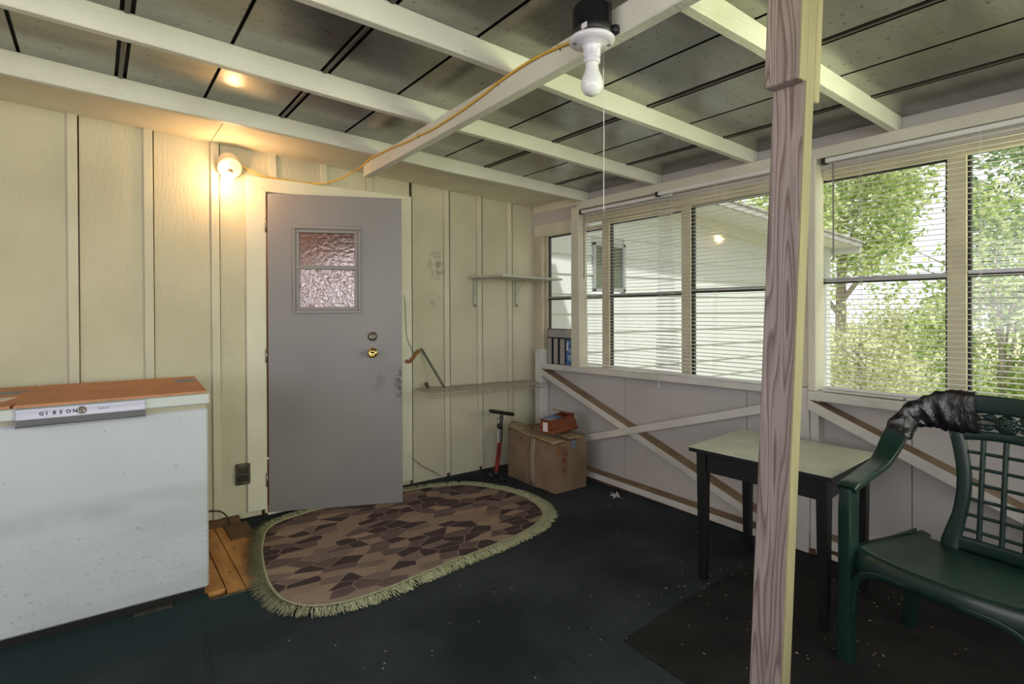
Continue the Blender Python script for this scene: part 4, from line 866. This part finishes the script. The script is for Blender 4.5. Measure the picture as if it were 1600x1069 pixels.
def twd(i):
    p = sub[i]; t = min(1, max(0, (p[2]-.71)/.17)); return Vector((0, -1, 0))*(1-t)+Vector((0, 0, 1))*t
MB().sweep(sub, tprof, twd).build('plastic_wrap', 'tapeblack', ch, label='shiny black plastic wrap')

# ---- rug
rg = thing('fringed_rug', 'rounded brown leaf-patterned rug with sage green fringe in front of the door', 'rug', (1.45, 3.0, .003))
ri = [(.725, 3.27), (.672, 3.02), (.642, 2.72), (.68, 2.52), (.80, 2.415), (1.00, 2.392), (1.415, 2.453), (1.86, 2.514), (2.12, 2.60), (2.265, 2.74), (2.335, 3.01), (2.27, 3.30), (2.12, 3.50), (1.84, 3.60), (1.40, 3.62), (1.05, 3.60), (.82, 3.50)]
rp = [Vector(p) for p in ri]; n = len(rp); ro = []
for i in range(n):
    p0, p1, p2, p3 = rp[i-1], rp[i], rp[(i+1) % n], rp[(i+2) % n]
    for k in range(6):
        t = k/6; ro.append(.5*((2*p1)+(p2-p0)*t+(2*p0-5*p1+4*p2-p3)*t*t+(3*p1-p0-3*p2+p3)*t**3))
m = MB(); N = len(ro); c = sum(ro, Vector((0, 0)))/N
vs = [(c.x, c.y, .0135)]
for k, (s_, z) in enumerate(((.5, .0135), (.9, .0135), (.985, .013), (1, .009), (1, .003))):
    vs += [(c.x+(p.x-c.x)*s_, c.y+(p.y-c.y)*s_, z) for p in ro]
fs = [(0, 1+i, 1+(i+1) % N) for i in range(N)]
for k in range(4): fs += [(1+k*N+i, 1+(k+1)*N+i, 1+(k+1)*N+(i+1) % N, 1+k*N+(i+1) % N) for i in range(N)]
m.add(vs, fs, 0, True); m.build('rug_pile', 'rug', rg)
MB().tube([(p.x, p.y, .0095) for p in ro], .0065, 6, closed=True, caps=False).build('rug_binding', 'fringe', rg)
m = MB()
for i in range(N):
    p, q = ro[i], ro[(i+1) % N]; L = (q-p).length; cnt = max(1, int(L/.0015)); d = (q-p).normalized(); cnt = int(cnt*(1.25 if p.x < .9 else 1)); nn = Vector((d.y, -d.x))
    if nn.dot(p-c) < 0: nn = -nn
    for k in range(cnt):
        b = p.lerp(q, (k+rnd.random())/cnt); ln = rnd.uniform(.055, .095); sk = rnd.gauss(.020*sin(i*1.7+sin(i*.6)*2), .020); w = .0021 if b.x > .85 else .0025
        z0 = .010; z1 = rnd.uniform(.010, .026); z2 = rnd.uniform(.0065, .010)
        a = b+nn*ln*.5+d*sk*.4+d*rnd.gauss(0, .004); e = b+nn*ln+d*sk
        if e.y > WA-.01: continue
        vs = []
        for pt, z, ww in ((b, z0, w), (a, z1, w), (e, z2, w*.6)): vs += [(pt.x-d.x*ww, pt.y-d.y*ww, z), (pt.x+d.x*ww, pt.y+d.y*ww, z+.001)]
        m.add(vs, [(0, 1, 3, 2), (2, 3, 5, 4)])
m.build('fringe', 'fringe', rg, kind='stuff', fix=False)

# ---- small bits on the floor
pc = thing('shredded_paper', 'crumpled scrap of white paper shreds on the carpet near the cardboard box', 'litter', (2.835, 2.643, 0))
m = MB()
for k in range(16):
    x = 2.835+rnd.gauss(0, .016); y = 2.64+rnd.gauss(0, .03); a = rnd.uniform(0, pi); m.bar((x, y, .006+rnd.random()*.02), (x+.02*cos(a), y+.02*sin(a), .004+rnd.random()*.03), .006, .0015)
m.build('paper_shreds', 'paper', pc)
MB().sphere((2.965, 1.075, .016), .0155, 12, 8, sc=(1, 1.3, .7)).build('foam_ball', 'tennis', label='tiny yellow-green foam ball on the floor under the chair', cat='ball')
pf = thing('plastic_fork', 'broken white plastic fork lying by the bricks under the chair', 'fork', (2.92, .74, .005))
MB().bar((2.945, .86, .010), (2.925, .76, .009), .010, .004).build('fork_handle', 'paper', pf)
m = MB().box(2.908, 2.932, .735, .765, .007, .011)
for k in range(4): m.bar((2.911+.006*k, .737, .009), (2.909+.006*k, .700, .009), .003, .003)
m.build('fork_head', 'paper', pf)

# ---- blinds
def blind(idx, ya, yb, xh, ztop_, zbot, label, droop=None, wand=True, brack=True, gap=.0235):
    b = thing('venetian_blind', label, 'blind', (xh, (ya+yb)/2, ztop_), group='venetian blinds on the window wall')
    L = ya-yb; yc = (ya+yb)/2
    MB().box(xh-.012, xh+.013, yb, ya, ztop_-.022, ztop_).build('headrail', 'blind', b, bev=.002)
    if brack: MB().box(xh-.0165, xh+.013, ya-.002, ya+.016, ztop_-.028, ztop_+.003).build('bracket', 'black', b)
    me = MB(); n = 4
    vs = []
    for e in (-L/2, L/2):
        for q in range(n+1): a = -1+2*q/n; vs.append((a*.0125, e, .0022*(1-a*a)))
        for q in range(n, -1, -1): a = -1+2*q/n; vs.append((a*.0125, e, .0022*(1-a*a)-.0006))
    k = 2*(n+1); me.add(vs, [(q, (q+1) % k, k+(q+1) % k, k+q) for q in range(k)]+[tuple(range(k)), tuple(range(2*k-1, k-1, -1))], 0, False)
    md = me.data('slat', 'blind'); z = ztop_-.040; i = 0; nb = int((z-zbot-.01)/gap)
    while z > zbot+.012:
        dy, dz, rx, ry = droop(i/nb) if droop else (0, 0, 0, 0)
        inst(md, 'slat', b, (xh, yc+dy, z+dz+rnd.uniform(-.0012, .0012)), (rx+rnd.gauss(0, .002), radians(-4)+ry+rnd.gauss(0, .03), 0)); z -= gap; i += 1
    dy, dz, rx, ry = droop(1) if droop else (0, 0, 0, 0)
    br = MB().box(xh-.013, xh+.013, yc-L/2, yc+L/2, zbot-.006, zbot+.006).build('bottom_rail', 'blind', b, bev=.002)
    br.rotation_euler = (0, 0, 0); br.location.y += dy; br.location.z += dz
    for t in (.13, .5, .87):
        y = ya-L*t; MB().tube([(xh-.0135, y, ztop_-.02), (xh-.0135, y+dy*.5, zbot)], .0008, 4).tube([(xh+.0135, y, ztop_-.02), (xh+.0135, y+dy*.5, zbot)], .0008, 4).build('ladder_cord', 'string', b)
    if wand: MB().tube([(xh-.022, ya-.045, ztop_-.03), (xh-.024, ya-.047, ztop_-.52)], .004, 8).build('tilt_wand', 'rod', b)
    return b
def droopA(t): return (-.065*max(0, t-.35)/.65, .004*t, .012*sin(t*5)*t, .05*t)
blind(1, 3.135, 2.30, 2.998, 2.040, .868, 'sagging white venetian blind nearest the corner, slats skewed at the bottom', droopA)
blind(2, 2.370, 1.53, 2.968-.012, 2.046, .872, 'white venetian blind mostly between the window mullion and the foreground post', lambda t: (.02*t, 0, -.004*t, 0), wand=False)
blind(3, 1.345, .10, 2.998, 2.047, .880, 'white venetian blind over the right-hand windows behind the green chair')
MB().tube([(2.985, 2.37, .86), (2.955, 2.37, .84), (2.953, 2.372, .79)], .0012, 5).lathe([(0, .02), (.003, .016), (.006, 0), (0, 0)], (2.953, 2.372, .772), (0, 0, 1), 8).build('cord_tassel', 'string', label='white blind cord tassel hanging over the sill below the blinds', cat='cord')

# ================================================================== OUTSIDE
MB().add([(-30, -40, -.35), (60, -40, -.35), (60, 50, -.35), (-30, 50, -.35)], [(0, 1, 2, 3)]).build('ground', 'grass', kind='structure')
hw = thing('house_wing', 'white lap-sided wing of the house with low roof outside the windows', 'building', (5.5, 4.25, -.35))
hwt = lambda x: 2.42-.105*(x-5.9)
XE = 7.9
for k in range(16):
    z0 = -.30+.2*k-.055; z1 = z0+.205
    if z0 > hwt(3.2): break
    x1 = XE if z0 < hwt(XE) else max(3.3, 5.9+(2.42-z0)/.105)
    segs = [(3.12, x1)] if not (z1 > 1.50 and z0 < 1.95) else [(3.12, 4.15), (4.64, x1)]
    for a, b_ in segs: MB().hexa([(a, 4.178, z0), (b_, 4.178, z0), (b_, 4.21, z0), (a, 4.21, z0), (a, 4.198, z1), (b_, 4.198, z1), (b_, 4.21, z1), (a, 4.21, z1)]).build('siding_board', 'house', hw)
MB().box(3.10, XE, 4.21, 4.25, -.35, 1.45).box(3.10, 4.15, 4.21, 4.25, 1.45, 2.3).box(4.64, XE, 4.21, 4.25, 1.45, 1.96).box(3.1, 6.2, 4.21, 4.25, 1.96, 2.35).build('wall_backing', 'house', hw)
m = MB().box(4.15, 4.19, 4.165, 4.21, 1.47, 1.99).box(4.60, 4.64, 4.165, 4.21, 1.47, 1.99).box(4.15, 4.64, 4.165, 4.21, 1.95, 1.99).box(4.15, 4.64, 4.165, 4.21, 1.47, 1.51); hwf = m.build('window_frame', 'rail', hw, bev=.004)
MB().box(4.19, 4.60, 4.195, 4.20, 1.51, 1.95).build('pane', 'darkglass', hwf)
MB().box(4.30, 4.32, 4.185, 4.2, 1.51, 1.95).build('sash_stile', 'housetrim', hwf)
hsf = lambda x: 2.475-.0665*(x-5.13)
m = MB(); hex_x(m, 3.2, XE, 4.15, 4.21, lambda x: hwt(x)-.10, hsf); m.build('frieze_board', 'housetrim', hw)
for k in range(14):
    a = 3.2+.43*k; b_ = min(a+.425, 9.1)
    if a > 9.1: break
    m = MB(); hex_x(m, a, b_, 3.62, 4.6, hsf, lambda x: hsf(x)+.012); m.build('soffit_panel', 'house', hw)
m = MB(); hex_x(m, 3.2, 9.12, 3.58, 3.62, lambda x: hsf(x)-.02, lambda x: hsf(x)+.05); m.build('drip_edge', 'roofing', hw)
m = MB(); hex_x(m, 3.2, 9.15, 3.56, 7.5, lambda x: hsf(x)+.051, lambda x: hsf(x)+.075); m.build('roof_slab', 'roofing', hw)
m = MB(); hex_x(m, 9.1, 9.14, 3.6, 7.5, lambda x: hsf(x)-.10, lambda x: hsf(x)+.05); m.build('fascia', 'house', hw)
MB().box(8.95, 9.07, 4.0, 4.12, -.35, hsf(9)).build('corner_column', 'house', hw, bev=.01)
MB().bar((9.0, 4.05, 1.75), (7.95, 4.22, 1.35), .09, .09).build('diagonal_brace', 'house', hw)

def leaves(mb, c, r, n, size, seed):
    rr = random.Random(seed)
    clumps = [(Vector((rr.gauss(0, 1), rr.gauss(0, 1), rr.gauss(0, 1))).normalized()*rr.uniform(.35, 1), rr.uniform(.18, .36)) for _ in range(int(26+n/420))]
    for i in range(n):
        cc, cr = clumps[int(rr.random()*len(clumps))]
        d = Vector((rr.gauss(0, 1), rr.gauss(0, 1), rr.gauss(0, 1))).normalized()*cr*rr.random()**.4
        p = Vector((c[0]+(cc.x+d.x)*r[0], c[1]+(cc.y+d.y)*r[1], c[2]+(cc.z+d.z)*r[2]))
        if p.z < -.34: continue
        a = Vector((rr.gauss(0, 1), rr.gauss(0, 1), rr.gauss(0, .6))).normalized(); b = a.cross(Vector((rr.gauss(0, 1), rr.gauss(0, 1), rr.gauss(0, 1)))).normalized()
        s_ = size*rr.uniform(.6, 1.3); w = s_*.32
        mb.add([p-a*s_*.5, p+b*w, p+a*s_*.5, p-b*w], [(0, 1, 2, 3)])
def plant(name, label, cat, c, r, n, size, mt, seed, trunk=None, group=None):
    t = thing(name, label, cat, (c[0], c[1], -.35), group=group)
    m = MB(); leaves(m, c, r, n, size, seed); m.build('foliage', mt, t, kind='stuff', fix=False)
    rr = random.Random(seed+50); m = MB(); base = Vector((c[0], c[1], -.35)); tr = trunk or .05
    top = Vector((c[0], c[1], c[2]+r[2]*.3)); m.tube([base, base.lerp(top, .5)+Vector((rr.uniform(-.1, .1), rr.uniform(-.1, .1), 0)), top], lambda i: tr*(1-.3*i), 8)
    for k in range(9):
        s0 = base.lerp(top, rr.uniform(.25, .95)); e = Vector((c[0]+rr.uniform(-.8, .8)*r[0], c[1]+rr.uniform(-.8, .8)*r[1], c[2]+rr.uniform(-.2, .85)*r[2]))
        m.tube([s0, s0.lerp(e, .5)+Vector((0, 0, .1)), e], lambda i: tr*(.45-.17*i), 5)
    m.build('trunk', 'bark', t)
plant('leafy_shrub', 'bright green shrub outside, close behind the right-hand windows', 'shrub', (7.6, 1.65, .9), (1.0, .95, 1.5), 12000, .06, 'leaf', 1, .04, 'shrubs outside the windows')
plant('leafy_shrub', 'pale yellow-green shrub outside at the right edge of the windows', 'shrub', (7.0, -.75, .7), (1.1, 1.05, 1.4), 13000, .06, 'leaf2', 2, .04, 'shrubs outside the windows')
plant('leafy_shrub', 'pale low shrub outside below the roof edge of the wing', 'shrub', (11.2, 4.4, .55), (1.2, 1.5, 1.2), 9000, .075, 'leaf2', 3, .03, 'shrubs outside the windows')
plant('broadleaf_tree', 'tall green tree beyond the shrubs, filling the upper right window', 'tree', (12.2, 1.2, 3.4), (2.0, 2.0, 2.2), 17000, .10, 'leaf3', 4, .06, 'trees beyond the shrubs')
plant('broadleaf_tree', 'pale yellow-green tree beyond the shrubs at far right', 'tree', (11.5, -3.2, 2.4), (2.2, 2.0, 2.8), 17000, .10, 'leaf', 5, .07, 'trees beyond the shrubs')
plant('broadleaf_tree', 'green tree rising behind the roof of the wing', 'tree', (15.5, 6.6, 4.0), (2.8, 2.6, 3.2), 15000, .14, 'leaf', 6, .16, 'trees beyond the shrubs')
plant('broadleaf_tree', 'distant pale tree between the others behind the shrubs', 'tree', (18.0, -.5, 2.6), (2.6, 3.6, 3.0), 15000, .15, 'leaf2', 8, .16, 'trees beyond the shrubs')
